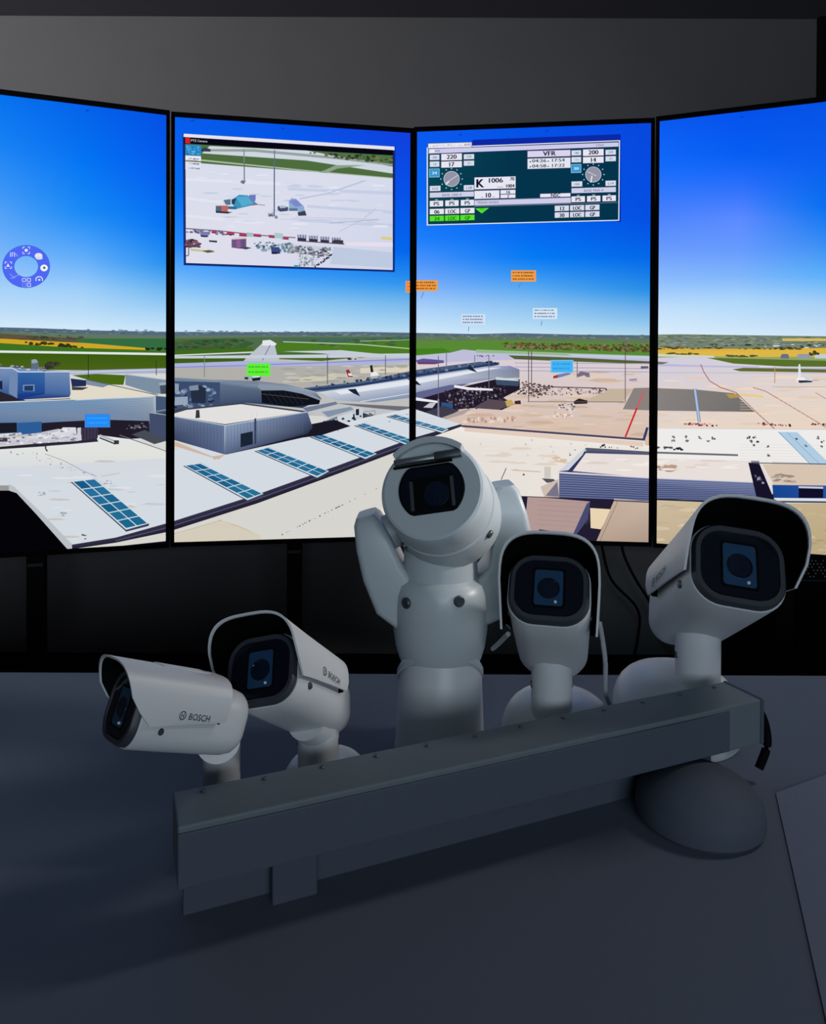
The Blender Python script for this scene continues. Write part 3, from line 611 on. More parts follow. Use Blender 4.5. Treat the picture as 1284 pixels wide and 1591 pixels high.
W.poly([(1020, 551), (1150, 555), (XZ, 555), (XZ, 566), (1100, 562), (1020, 558)], (140, 166, 106)); W.poly([(1020, 550), (1110, 553), (1110, 556), (1020, 554)], (206, 214, 188))
for x0, x1, c in ((1213, 1226, (110, 110, 130)), (1238, 1260, (150, 154, 166)), (1266, 1320, (196, 204, 206))): W.poly([(x0, 553), (x0 + 3, 550), (x1 - 2, 550), (x1, 553), (x1, 557.5), (x0, 557)], c)
W.specks([(1258, 546), (1272, 546), (1272, 552), (1258, 552)], 8, [(60, 70, 40)], 2, 4, 48, .7); W.poly([(1020, 556), (1090, 554), (1284, 572), (XZ, 576), (XZ, 700), (1020, 700)], [(208, 204, 222), (206, 204, 220), (220, 210, 212), (224, 212, 204), (236, 212, 186), (234, 214, 192)])
W.poly([(1098, 556), (1180, 558), (XZ, 566), (XZ, 574), (1240, 571), (1140, 565)], (88, 112, 42)); W.poly([(1138, 574), (1160, 571), (XZ, 578), (XZ, 582), (1150, 577)], (98, 106, 50))
W.poly([(1020, 565), (1100, 568), (1284, 571), (1284, 574), (1020, 569)], (186, 184, 214)); W.line([(1020, 579), (1284, 580)], 1.4, (196, 190, 204)); W.line([(1180, 570), (XZ, 572)], 1, (232, 232, 240)); W.poly([(1020, 562), (1040, 563), (1030, 566), (1020, 566)], (110, 112, 80))
W.specks([(1020, 585), (1284, 585), (1284, 660), (1020, 660)], 70, [(238, 216, 194), (226, 204, 184), (230, 214, 200)], 6, 26, 49, .1)
W.poly([(1020, 603), (1080, 605), (1141, 611), (1173, 640), (1020, 638)], [(136, 130, 128), (140, 134, 130), (120, 116, 112), (110, 108, 106), (134, 128, 126)]); W.poly([(1128, 612), (1145, 612), (1152, 617), (1134, 619)], (176, 150, 80))
W.line([(1080, 604), (1087, 656)], 3.6, (170, 190, 216)); W.line([(1078, 604), (1085, 656)], .9, (100, 130, 176)); W.line([(1082, 604), (1089, 656)], .9, (100, 130, 176))
W.line([(1089, 566), (1094, 578), (1103, 592), (1120, 602), (1144, 610), (1175, 640), (1210, 672)], 1.5, (170, 112, 112)); W.line([(1170, 602), (1190, 608), (1284, 664), (XZ, 780)], 1.4, (186, 130, 116)); W.line([(1200, 601), (XZ, 602)], 1.0, (190, 176, 166)); W.line([(1267, 610), (1284, 620)], 1, (190, 120, 110)); W.line([(1150, 613), (1186, 616)], 4, (232, 206, 140)); W.line([(1060, 583), (1060, 602)], 1.2, (214, 214, 226)); W.line([(1204, 570), (1204, 595)], 1.4, (196, 140, 110))
for i in range(9): W.line([(1150, 620 + i * 4), (1284, 621 + i * 4)], .5, (226, 206, 188))
for x0, x1 in ((1064, 1116), (1176, 1228), (1258, 1300)):
    W.specks([(x0, 657), (x1, 659), (x1, 662), (x0, 660)], 22, [(140, 40, 52), (80, 40, 56), (190, 120, 120)], .9, 2.2, 50 + x0, .8)
W.poly([(1237, 589), (1241, 586), (1258, 588), (1265, 591), (1250, 594), (1238, 593)], (236, 238, 242)); W.poly([(1241, 566), (1243.5, 566), (1245, 586), (1240, 586)], (226, 228, 236)); W.poly([(1240, 591), (1262, 591), (1262, 594), (1242, 595)], (46, 52, 66)); W.poly([(1249, 584), (1256, 586), (1262, 592), (1252, 591)], (206, 212, 220)); W.line([(1262, 591), (1272, 591)], .8, (120, 120, 130))
W.poly([(1020, 664), (XZ, 669), (XZ, 724), (1020, 712)], (238, 236, 234)); W.line([(1020, 665), (XZ, 669)], 1.2, (212, 204, 198))
for i in range(7): W.line([(1150, 690 + i * 4.5), (1284, 692 + i * 4.5)], .5, (222, 214, 206))
W.poly([(1208.6, 671), (1239, 671.5), (1330, 760), (1264, 726)], (176, 204, 226)); W.line([(1210, 671), (1264, 726)], .9, (120, 150, 180)); W.line([(1222, 671), (1275, 722)], .7, (130, 160, 190))
for x, y in ((1046, 679), (1046, 685), (1067, 679), (1067, 685), (1088, 680), (1100, 685), (1108, 681), (1162, 680), (1166, 685), (1172, 679), (1177, 685), (1170, 692), (1193, 694), (1238, 681), (1252, 693), (1270, 680), (1277, 686), (1276, 694), (1193, 708)):
    W.specks([(x - 1.5, y - 1.5), (x + 3, y - 1.5), (x + 3, y + 1.5), (x - 1.5, y + 1.5)], 4, [(84, 88, 96), (130, 136, 142), (60, 64, 72)], 1, 2.2, int(x * 3 + y), .8)
W.specks([(1020, 694), (1064, 696), (1064, 699), (1020, 698)], 14, [(30, 34, 46), (80, 84, 92)], 1.5, 3.5, 60, .6); W.line([(1020, 703), (1147, 707)], 3, (110, 106, 112))
W.poly([(1163, 719), (1182, 721), (1208, 782), (1176, 774)], (22, 18, 40)); W.specks([(1172, 735), (1188, 740), (1192, 752), (1176, 750)], 10, [(150, 150, 170), (70, 66, 90)], 1, 3, 61, .8)
W.poly([(1180, 720), (1187, 722), (1204, 762), (1200, 768)], (226, 220, 218)); W.poly([(1185, 721), (XZ, 724), (XZ, 757), (1202, 753)], (214, 196, 176)); W.specks([(1203, 736), (1230, 738), (1232, 748), (1206, 748)], 16, [(150, 138, 126), (180, 164, 150)], 3, 7, 62, .3); W.line([(1163, 719), (XZ, 724)], 1.4, (70, 66, 84))
W.poly([(1200, 753), (XZ, 757), (XZ, 776), (1202, 774)], [(22, 70, 150), (60, 110, 176), (60, 110, 176), (22, 64, 140)]); W.poly([(1241, 758), (1279, 758.5), (1279, 773), (1241, 773)], (16, 14, 40)); W.poly([(1241, 755), (1279, 756), (1279, 759), (1241, 758)], (196, 200, 214))
W.poly([(1020, 776), (1150, 781), (1206, 782), (XZ, 780), (XZ, 900), (1010, 860)], [(206, 188, 160), (204, 186, 150), (196, 176, 142), (190, 172, 130), (178, 160, 120), (190, 170, 142)])
W.line([(1020, 775.5), (1150, 781)], 2.2, (26, 24, 44)); W.line([(1178, 776), (1208, 782)], 4, (18, 14, 34)); W.line([(1203, 774.5), (XZ, 778)], 2.6, (226, 226, 232)); W.line([(1206, 779), (XZ, 782)], 2.4, (52, 56, 84))
W.specks([(1025, 785), (1110, 788), (1080, 845), (1022, 838)], 30, [(212, 194, 164), (196, 176, 148), (200, 182, 156)], 3, 16, 63, .2); W.specks([(1240, 790), (1400, 795), (1400, 860), (1240, 855)], 60, [(196, 178, 138), (176, 158, 116), (206, 188, 150)], 3, 12, 64, .25)
for k, D in enumerate(displays):
    o = W.build('screen_image', k)
    D.image = o

def widget(D, name, label=None):
    s = Sheet([D]); s.D = D; s.name = name; D.layer += 20
    return s
def done(s, label=None):
    o = s.build(s.name, 0)
    if label: o['label'] = label
    return o

# ---- round blue control ring on the first panel
s = widget(S1, 'control_ring')
s.ring(41.3, 414.6, 37, 33.3, 35.6, 31.9, (62, 108, 216)); s.ring(41.3, 414.6, 35.8, 32.1, 19.6, 17.4, (78, 104, 244)); s.ring(41.3, 414.6, 19.8, 17.6, 18.4, 16.3, (70, 110, 220))
wh = (222, 230, 250)
def brk(x, y, r):
    s.nxt()
    for sx in (-1, 1):
        for sy in (-1, 1):
            s.line([(x + sx * r, y + sy * r * .4), (x + sx * r, y + sy * r), (x + sx * r * .4, y + sy * r)], 1.0, wh, True)
brk(41.3, 389.5, 5.2); s.disc(41.3, 389.5, 2.6, 2.4, wh); brk(13.5, 412.5, 5); s.poly([(10.5, 415), (13, 409.5), (16, 415)], wh)
s.disc(60.5, 398.2, 6, 4.6, (236, 228, 232)); s.disc(61.5, 401.5, 5.5, 2.4, (206, 222, 250)); s.disc(69, 416.8, 5.8, 5.2, (236, 246, 252)); s.disc(69.3, 416.6, 2, 1.9, (70, 104, 108))
s.line([(16.5, 399.5), (17.5, 392.5)], 1.1, wh); s.line([(19.5, 399.5), (20, 392.5)], 1.1, wh); s.line([(23.5, 399.5), (22.5, 392.5)], 1.1, wh); s.line([(28, 399), (24, 393.5)], 1.6, (150, 160, 245))
s.line([(56.5, 437), (56.5, 433), (59, 430.5), (64, 430.5), (66.5, 433.5), (66.5, 437)], 1.5, wh); s.disc(61.6, 435.3, 1.7, 1.5, wh)
s.line([(16, 426), (21.5, 431), (31, 427)], 1.0, (150, 170, 250)); s.line([(17, 433), (24.5, 431.5)], 1.0, (150, 170, 250))
for x, y in ((38, 435.5), (45.5, 435.5), (38, 443.5), (45.5, 443)):
    s.line([(x - 2.6, y - 2.4), (x + 2.6, y - 2.4), (x + 2.6, y + 2.4), (x - 2.6, y + 2.4), (x - 2.6, y - 2.4)], .9, wh if x > 40 or y < 440 else (130, 150, 245))
done(s, 'blue round control ring with white icons')

# ---- small data tags
def data_tag(D, q, bg, ink, label, seed, lines=3, stem=None, glow=None):
    s = widget(D, 'data_tag')
    x0, y0, x1, y1 = q
    if glow: s.rect(x0 - 1.5, y0 - 1.5, x1 + 1.5, y1 + 1.5, glow)
    s.rect(x0, y0, x1, y1, bg); rnd = random.Random(seed)
    for i in range(lines):
        y = y0 + (y1 - y0) * (i + .7) / (lines + .5); x = x0 + 2.5; s.nxt()
        while x < x1 - 5:
            w = rnd.uniform(1.2, 3.2); s.rect(x, y - 1.0, x + w, y + 1.0, ink, keep=True); x += w + rnd.choice((.5, .6, 1.6))
    if stem: s.line(stem, .9, (90, 110, 150))
    done(s, label)
data_tag(S1, (133.5, 644.5, 170, 662.5), (34, 140, 248), (60, 160, 252), 'bright blue data tag', 1, 2, glow=(70, 130, 210))
data_tag(S2, (384, 564.5, 420, 584.5), (96, 240, 52), (48, 176, 40), 'bright green data tag', 2, 2)
data_tag(S2, (630, 437, 645, 455), (236, 150, 72), (206, 110, 40), 'cut off orange data tag at the seam', 3)
data_tag(S3, (640, 436, 680.5, 452.5), (242, 156, 60), (130, 76, 40), 'orange data tag cut by the seam', 4, stem=[(659, 454), (655, 464)])
data_tag(S3, (794.5, 420.5, 833, 438), (242, 158, 66), (124, 76, 42), 'orange data tag in mid sky', 5, stem=[(809, 441), (806.5, 447)])
data_tag(S3, (717, 488.5, 754.5, 505), (206, 224, 246), (120, 134, 160), 'pale data tag low in the sky at left', 6, stem=[(729, 508), (728, 515)])
data_tag(S3, (828, 479, 866, 496), (210, 228, 246), (120, 134, 160), 'pale data tag low in the sky at right', 7, stem=[(842, 499), (841, 506)])
data_tag(S3, (857, 561, 889.5, 578), (66, 178, 244), (44, 144, 214), 'sky blue data tag', 8, 2, glow=(130, 196, 236))

# ---- apron camera window on the second panel (drawn in the coordinates of the window itself)
s = widget(S2, 'video_window')
def c3(x, y): return (270 + x / 3.379, 180 + y / 3.379)
def p3(pts, col, keep=False): s.poly([c3(*p) for p in pts], col, keep)
def l3(pts, w, col): s.line([c3(*p) for p in pts], w, col)
p3([(48, 96), (1164, 164), (1160, 822), (54, 786)], (10, 50, 150)); p3([(54, 104), (1157, 172), (1153, 816), (60, 780)], (26, 34, 84))
p3([(63, 150), (1149, 215), (1149, 811), (66, 774)], [(214, 220, 236)] * 2 + [(206, 212, 234), (224, 222, 236)])
p3([(63, 150), (1149, 208), (1149, 330), (63, 246)], (78, 112, 66)); p3([(190, 162), (700, 186), (1149, 270), (1149, 306), (700, 238), (150, 200)], (206, 214, 224))
p3([(150, 178), (420, 178), (900, 222), (1149, 258), (1149, 266), (860, 232), (420, 192), (150, 190)], (150, 160, 160))
s.specks([c3(690, 195), c3(1149, 215), c3(1149, 255), c3(880, 228)], 60, [(52, 70, 44), (90, 110, 70), (120, 120, 70), (40, 52, 40)], 1.5, 4, 70, .6)
p3([(145, 202), (700, 246), (1149, 312), (1149, 332), (800, 300), (145, 246)], (78, 108, 62)); p3([(145, 232), (800, 298), (1149, 328), (1149, 332), (800, 304), (145, 240)], (176, 190, 168)); p3([(760, 300), (800, 285), (850, 262), (1010, 262), (860, 280), (800, 304)], (140, 160, 140))
p3([(145, 178), (165, 170), (195, 178), (195, 192), (145, 190)], (46, 64, 84))
for i, (a, b, c, d) in enumerate(((66, 330, 560, 350), (600, 380, 1149, 400), (66, 430, 300, 450), (700, 470, 1149, 500), (66, 520, 480, 560), (620, 540, 1149, 570))): p3([(a, b), (c, d), (c, d + 18), (a, b + 14)], (198, 206, 230) if i % 2 else (226, 228, 240))
s.specks([c3(130, 285), c3(1090, 345), c3(1090, 640), c3(130, 580)], 90, [(214, 218, 236), (226, 230, 242), (198, 206, 226), (222, 218, 236)], 4, 15, 71, .12)
l3([(660, 438), (800, 412), (1000, 345)], 2.2, (188, 194, 222)); l3([(870, 610), (1000, 540), (1060, 490)], .8, (176, 182, 206)); l3([(560, 545), (1080, 550)], .8, (190, 198, 220)); l3([(640, 535), (1080, 545)], .8, (186, 194, 214)); l3([(820, 565), (960, 556), (1070, 548)], .7, (150, 156, 176))
l3([(370, 178), (372, 350)], 1.6, (120, 134, 140)); l3([(372, 250), (372, 350)], 1.0, (70, 80, 100)); s.specks([c3(355, 342), c3(392, 345), c3(392, 360), c3(355, 358)], 10, [(56, 62, 76), (140, 146, 160)], 1, 2.4, 72, .6)
l3([(530, 182), (529, 530)], 1.4, (92, 104, 140)); l3([(529, 280), (528, 530)], 1.7, (76, 88, 122)); s.specks([c3(498, 510), c3(548, 515), c3(548, 538), c3(500, 536)], 12, [(130, 138, 160), (80, 88, 110), (170, 176, 190)], 1.2, 3, 73, .9)
p3([(250, 455), (300, 425), (330, 418), (345, 440), (330, 490), (270, 480)], (206, 222, 234)); p3([(310, 440), (345, 417), (390, 420), (440, 466), (330, 492), (312, 470)], (60, 146, 186)); p3([(330, 430), (395, 425), (420, 462), (360, 480)], (84, 170, 206)); p3([(262, 445), (300, 440), (300, 470), (275, 470)], (94, 112, 140)); p3([(305, 442), (330, 436), (318, 470), (305, 465)], (40, 62, 96)); p3([(392, 428), (400, 418), (432, 418), (430, 450), (410, 452)], (108, 122, 190)); p3([(280, 478), (330, 478), (330, 494), (285, 492)], (46, 112, 150)); p3([(410, 466), (440, 462), (440, 470), (412, 474)], (140, 100, 120))
p3([(222, 474), (286, 474), (286, 512), (222, 508)], (190, 104, 96)); p3([(222, 478), (252, 478), (252, 508), (222, 505)], (78, 104, 124)); p3([(220, 502), (310, 508), (286, 516), (224, 512)], (42, 46, 64)); l3([(440, 468), (480, 472)], 1.4, (150, 150, 170))
p3([(604, 450), (620, 434), (645, 440), (684, 478), (690, 516), (660, 524), (650, 500), (610, 500)], (140, 170, 206)); p3([(606, 452), (640, 440), (676, 474), (640, 480)], (126, 134, 206)); p3([(650, 510), (690, 500), (698, 526), (655, 528)], (62, 66, 84)); p3([(546, 478), (570, 474), (602, 484), (600, 502), (560, 506), (546, 496)], (64, 74, 104)); p3([(556, 476), (585, 474), (590, 486), (558, 488)], (170, 186, 210)); p3([(605, 488), (650, 488), (650, 502), (605, 502)], (92, 116, 150))
l3([(66, 594), (240, 606), (460, 630), (640, 642)], 1.6, (120, 84, 110)); s.specks([c3(66, 592), c3(330, 618), c3(330, 634), c3(66, 612)], 44, [(96, 98, 150), (52, 50, 76), (150, 60, 84), (120, 126, 170)], 1.4, 3.6, 74, .5)
for x, y, w in ((200, 610, 24), (280, 618, 40), (345, 626, 46), (420, 628, 40), (500, 634, 40), (570, 642, 34)): p3([(x, y - 7), (x + w, y - 4), (x + w, y + 8), (x, y + 5)], (176, 60, 92)); p3([(x, y + 4), (x + w, y + 7), (x + w, y + 11), (x, y + 8)], (60, 40, 66))
p3([(384, 614), (418, 618), (418, 638), (384, 636)], (160, 190, 196)); p3([(530, 616), (574, 620), (574, 648), (530, 644)], (170, 200, 206)); p3([(140, 608), (185, 612), (185, 636), (142, 634)], (122, 124, 176)); p3([(142, 628), (180, 632), (180, 640), (146, 638)], (44, 46, 60)); p3([(186, 655), (230, 658), (228, 668), (188, 664)], (52, 60, 70))
for i in range(4):
    x = 652 + i * 60; y = 626 + i * 5
    p3([(x, y), (x + 42, y + 3), (x + 42, y + 34), (x, y + 30)], (168, 172, 200)); p3([(x, y + 16), (x + 44, y + 20), (x + 44, y + 36), (x, y + 32)], (48, 46, 70))
    for j in range(4): l3([(x + j * 14, y), (x + j * 14, y + 34)], .9, (54, 54, 82))
l3([(650, 658), (895, 676)], 1.5, (84, 66, 76)); p3([(840, 652), (890, 656), (890, 674), (842, 670)], (60, 54, 70))
p3([(305, 650), (382, 644), (382, 695), (350, 700), (305, 694)], (110, 84, 128)); p3([(305, 644), (350, 636), (382, 640), (380, 648), (308, 652)], (222, 202, 212)); p3([(330, 656), (350, 652), (352, 694), (332, 694)], (140, 96, 146)); p3([(340, 696), (382, 690), (412, 696), (380, 704)], (70, 68, 84)); l3([(366, 650), (366, 694)], .8, (80, 60, 96))
s.specks([c3(66, 650), c3(130, 655), c3(150, 690), c3(66, 690)], 44, [(110, 52, 66), (60, 40, 56), (140, 84, 96), (80, 84, 110)], 1.4, 4, 75, .6); p3([(90, 700), (150, 706), (214, 708), (216, 720), (150, 716), (90, 710)], (196, 192, 140)); p3([(150, 712), (190, 706), (216, 716), (180, 722)], (96, 88, 70)); l3([(80, 690), (80, 735), (66, 738)], 1.3, (40, 44, 56))
s.specks([c3(410, 665), c3(620, 670), c3(640, 720), c3(460, 712)], 130, [(70, 78, 108), (150, 176, 190), (46, 50, 70), (196, 210, 216), (100, 140, 160)], 1.2, 3.4, 76, .6); p3([(510, 690), (556, 692), (560, 726), (515, 726)], (58, 74, 130)); p3([(514, 716), (566, 720), (540, 728), (515, 728)], (36, 38, 58))
s.specks([c3(600, 685), c3(822, 695), c3(815, 740), c3(610, 722)], 150, [(80, 84, 108), (140, 150, 166), (50, 52, 70), (206, 212, 220), (120, 110, 110)], 1.2, 3.4, 77, .6)
for i in range(26): l3([(570 + i * 9.5, 672 + i * .8), (570 + i * 9.5, 690 + i * .8)], .5, (110, 124, 140))
l3([(650, 725), (760, 735)], .6, (150, 160, 170)); s.specks([c3(655, 730), c3(790, 738), c3(720, 790), c3(660, 790)], 40, [(160, 170, 180), (196, 204, 210), (120, 130, 140)], .8, 2.4, 78, 1.2); s.specks([c3(735, 790), c3(830, 728), c3(836, 734), c3(745, 796)], 30, [(46, 44, 60)], 1, 2, 79, .7); p3([(632, 785), (655, 786), (655, 797), (632, 796)], (60, 150, 176)); p3([(840, 690), (1149, 720), (1149, 800), (820, 780)], (190, 202, 224)); p3([(1088, 636), (1145, 640), (1145, 656), (1088, 652)], (220, 204, 136)); p3([(910, 665), (1149, 668), (1149, 690), (900, 684)], (230, 222, 236))
# title bar and list
p3([(54, 98), (1158, 166), (1158, 185), (54, 115)], (226, 226, 240)); p3([(56, 116), (1150, 184), (1150, 212), (700, 186), (56, 150)], (8, 6, 20)); p3([(62, 118), (88, 120), (88, 149), (62, 147)], (214, 34, 40))
s.text('PTZ Camera', c3(92, 132)[0], c3(92, 133)[1], 3.6, (214, 214, 226), .06, width=25.5, align='L')
p3([(63, 155), (145, 160), (145, 213), (63, 208)], (40, 140, 206)); p3([(63, 212), (145, 216), (145, 242), (63, 238)], (232, 236, 246)); l3([(66, 236), (130, 240)], .8, (206, 120, 130)); p3([(63, 243), (145, 248), (145, 290), (63, 286)], (220, 226, 240))
for i, y in enumerate((166, 178, 190, 202)): s.specks([c3(70, y), c3(135, y + 3), c3(135, y + 5), c3(70, y + 3)], 14, [(120, 190, 230), (20, 100, 170)], .8, 1.8, 80 + i, .6)
for i, y in enumerate((226, 252, 276)): s.specks([c3(80, y), c3(136, y + 3), c3(136, y + 7), c3(80, y + 4)], 16, [(150, 156, 178), (110, 116, 140)], .7, 1.4, 90 + i, .7)
done(s, 'floating apron camera window')

# ---- dark green weather panel on the third panel
s = widget(S3, 'weather_panel')
SL = -0.0285
def c5(x, y): return (640 + x / 3.379, 180 + y / 3.379)
def r5(x0, y0, x1, y1, col, edge=None):
    """y values are given at x0; rows lean with the panel"""
    d = SL * (x1 - x0)
    if edge: s.poly([c5(x0 - 3, y0 - 3), c5(x1 + 3, y0 - 3 + d), c5(x1 + 3, y1 + 3 + d), c5(x0 - 3, y1 + 3)], edge)
    s.poly([c5(x0, y0), c5(x1, y0 + d), c5(x1, y1 + d), c5(x0, y1)], col)
def t5(t, x, y, h, col=(24, 22, 44), width=None):
    s.text(t, c5(x, y)[0], c5(x, y)[1], h / 3.379, col, SL, None if width is None else width / 3.379)
s.poly([c5(320, 130), c5(1096, 100), c5(1096, 560), c5(1083, 560), c5(300, 200)], (12, 40, 164))
s.poly([c5(80, 170), c5(1092, 132), c5(1088, 553), c5(80, 578)], (226, 236, 248)); s.poly([c5(86, 175), c5(1087, 137), c5(1083, 548.5), c5(86, 573)], (4, 52, 76))
s.poly([c5(88, 178), c5(500, 163), c5(500, 554), c5(88, 568)], [(8, 66, 84), (4, 54, 78), (4, 50, 74), (6, 70, 80)])
s.poly([c5(90, 178), c5(1084, 143), c5(1084, 165), c5(90, 202)], (206, 202, 238)); r5(88, 150, 315, 174, (232, 232, 242), (70, 80, 110)); t5('AMS', 293, 155, 13, (40, 40, 60), 36)
s.specks([c5(98, 156), c5(262, 152), c5(262, 162), c5(98, 166)], 40, [(200, 202, 216), (176, 180, 196)], .6, 1.4, 101, .6); r5(97, 181, 120, 198, (236, 236, 246)); t5('AMS', 136, 188, 9, (40, 36, 66), 28); t5('VRB08', 985, 158, 9, (90, 86, 120), 44)
wb, g = (230, 230, 244), (212, 220, 238)
def wind(x, y, big, big2, l1, l2, r1, r2, tag_, na, low1, low2, base, hands):
    r5(x + 60, y, x + 168, y + 34, wb, (30, 40, 60)); t5(big, x + 114, y + 14, 23, width=52); r5(x + 60, y + 40, x + 168, y + 72, wb, (30, 40, 60)); t5(big2, x + 112, y + 54, 23, width=32)
    r5(x, y + 5, x + 50, y + 32, g, (40, 60, 80)); t5(l1, x + 26, y + 18, 11, width=24); r5(x, y + 40, x + 50, y + 68, g, (40, 60, 80)); t5(l2, x + 26, y + 53, 11, width=16)
    r5(x + 178, y + 2, x + 232, y + 28, g, (40, 60, 80)); t5(r1, x + 205, y + 13, 11, width=26); r5(x + 178, y + 36, x + 232, y + 62, g, (40, 60, 80)); t5(r2, x + 205, y + 48, 11, width=16)
    r5(x, y + 80, x + 48, y + 120, (60, 150, 206), (130, 196, 226)); t5(tag_, x + 24, y + 99, 14, (210, 240, 252), 26)
    cx, cy = c5(x + 114, y + 131)
    for i in range(12):
        a = i * math.pi / 6; s.disc(cx + 16.6 * math.cos(a), cy + 16.2 * math.sin(a), 1.0, 1.0, (170, 206, 220), 8)
    s.disc(cx, cy, 12.4, 12.2, (196, 206, 220), 36); s.disc(cx, cy, 11.6, 11.4, (146, 148, 166), 36)
    s.line([(cx + hands[0][0], cy + hands[0][1]), (cx + hands[1][0], cy + hands[1][1])], 1.1, (206, 210, 220))
    if len(hands) > 2: s.line([(cx + hands[2][0], cy + hands[2][1]), (cx + hands[3][0], cy + hands[3][1])], 1.6, (236, 240, 246))
    r5(x, y + 168, x + 56, y + 195, g, (40, 60, 80)); t5(low1, x + 28, y + 181, 12, width=30); r5(x + 178, y + 164, x + 232, y + 191, g, (40, 60, 80)); t5(low2, x + 205, y + 177, 12, width=30)
    r5(x, y + 203, x + 232, y + 229, (206, 208, 232), (40, 50, 80)); t5(base, x + 116, y + 214, 12, (60, 56, 84), 104)
    for i in range(3):
        r5(x + i * 81, y + 246 - i * 2.3, x + i * 81 + 70, y + 276 - i * 2.3, wb, (30, 40, 60)); t5('PS', x + i * 81 + 34, y + 260 - i * 2.3, 19, width=29); r5(x + i * 81 + 28, y + 238 - i * 2.3, x + i * 81 + 42, y + 243 - i * 2.3, (150, 180, 196))
wind(96, 204, '220', '17', '200', '16', '230', '21', '24', 0, 'H10', 'L28', 'BASE 1000 A', [(10, -6), (-10, 7), (-4, 4), (-9, 9)])
wind(838, 181, '200', '14', '180', '11', '220', '21', '30', 0, '10A', 'L14', 'BASE 9500 A', [(-9, -4.5), (5, 2.2), (-2, 2), (-4, 12.5)])
r5(330, 328, 545, 390, wb, (40, 50, 80)); t5('K', 358, 357, 46, width=42); t5('1006', 438, 342, 25, width=80); t5('70', 527, 334, 18, width=22); t5('1004', 515, 371, 18, width=48); r5(448, 377, 480, 380, (150, 150, 170))
r5(330, 398, 460, 440, wb, (40, 50, 80)); t5('10', 400, 420, 25, width=32); r5(364, 430, 376, 433, (140, 140, 160)); r5(424, 428, 436, 431, (140, 140, 160)); r5(466, 394, 544, 414, wb, (40, 50, 80)); t5('16', 505, 403, 16, width=22); r5(466, 418, 544, 436, wb, (40, 50, 80)); t5('7', 506, 427, 16, width=10)
r5(330, 448, 834, 474, (206, 204, 234), (90, 110, 130)); t5('TREND NOSIG', 400, 458, 12, (70, 64, 92), 112); r5(674, 414, 832, 432, wb, (40, 50, 80)); t5('NSC', 754, 420, 18, width=50); r5(330, 478, 1080, 481, (110, 128, 146))
r5(608, 190, 832, 222, (216, 212, 238), (60, 50, 90)); t5('VFR', 722, 201, 25, width=66); r5(608, 230, 832, 283, (226, 230, 240), (60, 60, 90))
for y, a, b in ((240, '04:26', '17:54'), (267, '04:58', '17:22')): t5(a, 668, y, 17, (60, 60, 80), 74); t5(b, 766, y - 3, 17, (60, 60, 80), 72); r5(618, y + 2, 626, y + 9, (90, 90, 110)); r5(712, y, 720, y + 6, (90, 90, 110))
for x, y, names, c in ((96, 493, ('06', 'LOC', 'GP'), wb), (96, 529, ('24', 'LOC', 'GP'), (84, 226, 44)), (750, 476, ('12', 'LOC', 'GP'), g), (750, 511, ('30', 'LOC', 'GP'), g)):
    for i, nme in enumerate(names):
        xx = x + i * 80; yy = y + SL * i * 80
        r5(xx, yy, xx + 74, yy + 28, c, (30, 40, 60)); t5(nme, xx + 37, yy + 14, 20, (24, 22, 44) if c != (84, 226, 44) else (24, 120, 24), 44 if nme == 'LOC' else 27)
s.poly([c5(334, 490), c5(406, 487), c5(368, 516)], (84, 226, 44)); t5('MET', 370, 495, 9, (24, 120, 24), 26)
done(s, 'dark green weather data panel')

# small camera dots along the top of each panel
for D, pts in ((S1, ((136, 173),)), (S2, ((300, 189), (440, 201), (574, 208))), (S3, ((716, 211), (850, 205), (990, 199))), (S4, ((1153, 183),))):
    for x, y in pts:
        s = widget(D, 'top_mark'); s.disc(x, y, 2.8, 1.3, (8, 66, 186)); done(s)

# ================================================================== stands behind the displays
STAND = ['black floor stand carrying the leftmost screen', 'black floor stand carrying the screen left of the centre seam', 'black floor stand carrying the screen right of the centre seam', 'black floor stand carrying the rightmost screen']
for k, D in enumerate(displays):
    c = D.org + D.n * 0.098; rt = empty('display_stand', (c.x, c.y, 0), STAND[k], 'stand', 'floor stands of the video wall', (0, 0, math.atan2(D.ux.y, D.ux.x)))
    link('post', new_box((-0.031, -0.03, 0.02), (0.031, 0.03, 1.9), 0.003), M['post'], rt)
    link('base_plate', new_box((-0.26, -0.13, 0), (0.26, 0.13, 0.02), 0.004), M['post'], rt)
    link('clamp', new_box((-0.027, -0.036, 0.655), (0.027, -0.031, 0.668), 0.001), M['bracket'], rt)
    link('mount_plate', new_box((-0.2, -0.036, 1.1), (0.2, -0.03, 1.8), 0.001), M['post'], rt)

# ================================================================== cabinet, cables near the floor on the right
cab = empty('equipment_cabinet', (1.55, 3.14, 0), 'dark equipment cabinet with a perforated front under the rightmost screen', 'cabinet')
link('body', new_box((-0.3, -0.15, 0), (0.3, 0.19, 1.0), 0.006), M['post'], cab)
def grille():
    bm = bmesh.new(); rnd = random.Random(5)
    for i in range(34):
        for j in range(14):
            x = -0.24 + i * 0.0155 + (0.0077 if j % 2 else 0); z = 0.545 + j * 0.0135
            if rnd.random() < .25: continue
            lathe(bm, [(0.0042, -0.154), (0.0030, -0.156)], 6, 'Y', (x, 0, z), False, True)
    return bm
go = link('perforated_panel', grille(), M['perf'], cab); go['label'] = 'rows of light perforations'
link('trim_bar', new_box((-0.24, -0.156, 0.525), (0.29, -0.15, 0.533), 0.001), M['bracket'], cab)
def cable(name, pts, r, m, label):
    bm = bmesh.new(); o = Vector(pts[-1]); tube(bm, [Vector(p) - o for p in curve_pts(pts)], r, 8)
    ob = link(name, bm, m, smooth=60); ob.location = o; tag(ob, label, 'cable'); return ob
def hang(pxs, y): return [tuple(at_depth(x, yy, y)) for x, yy in pxs]
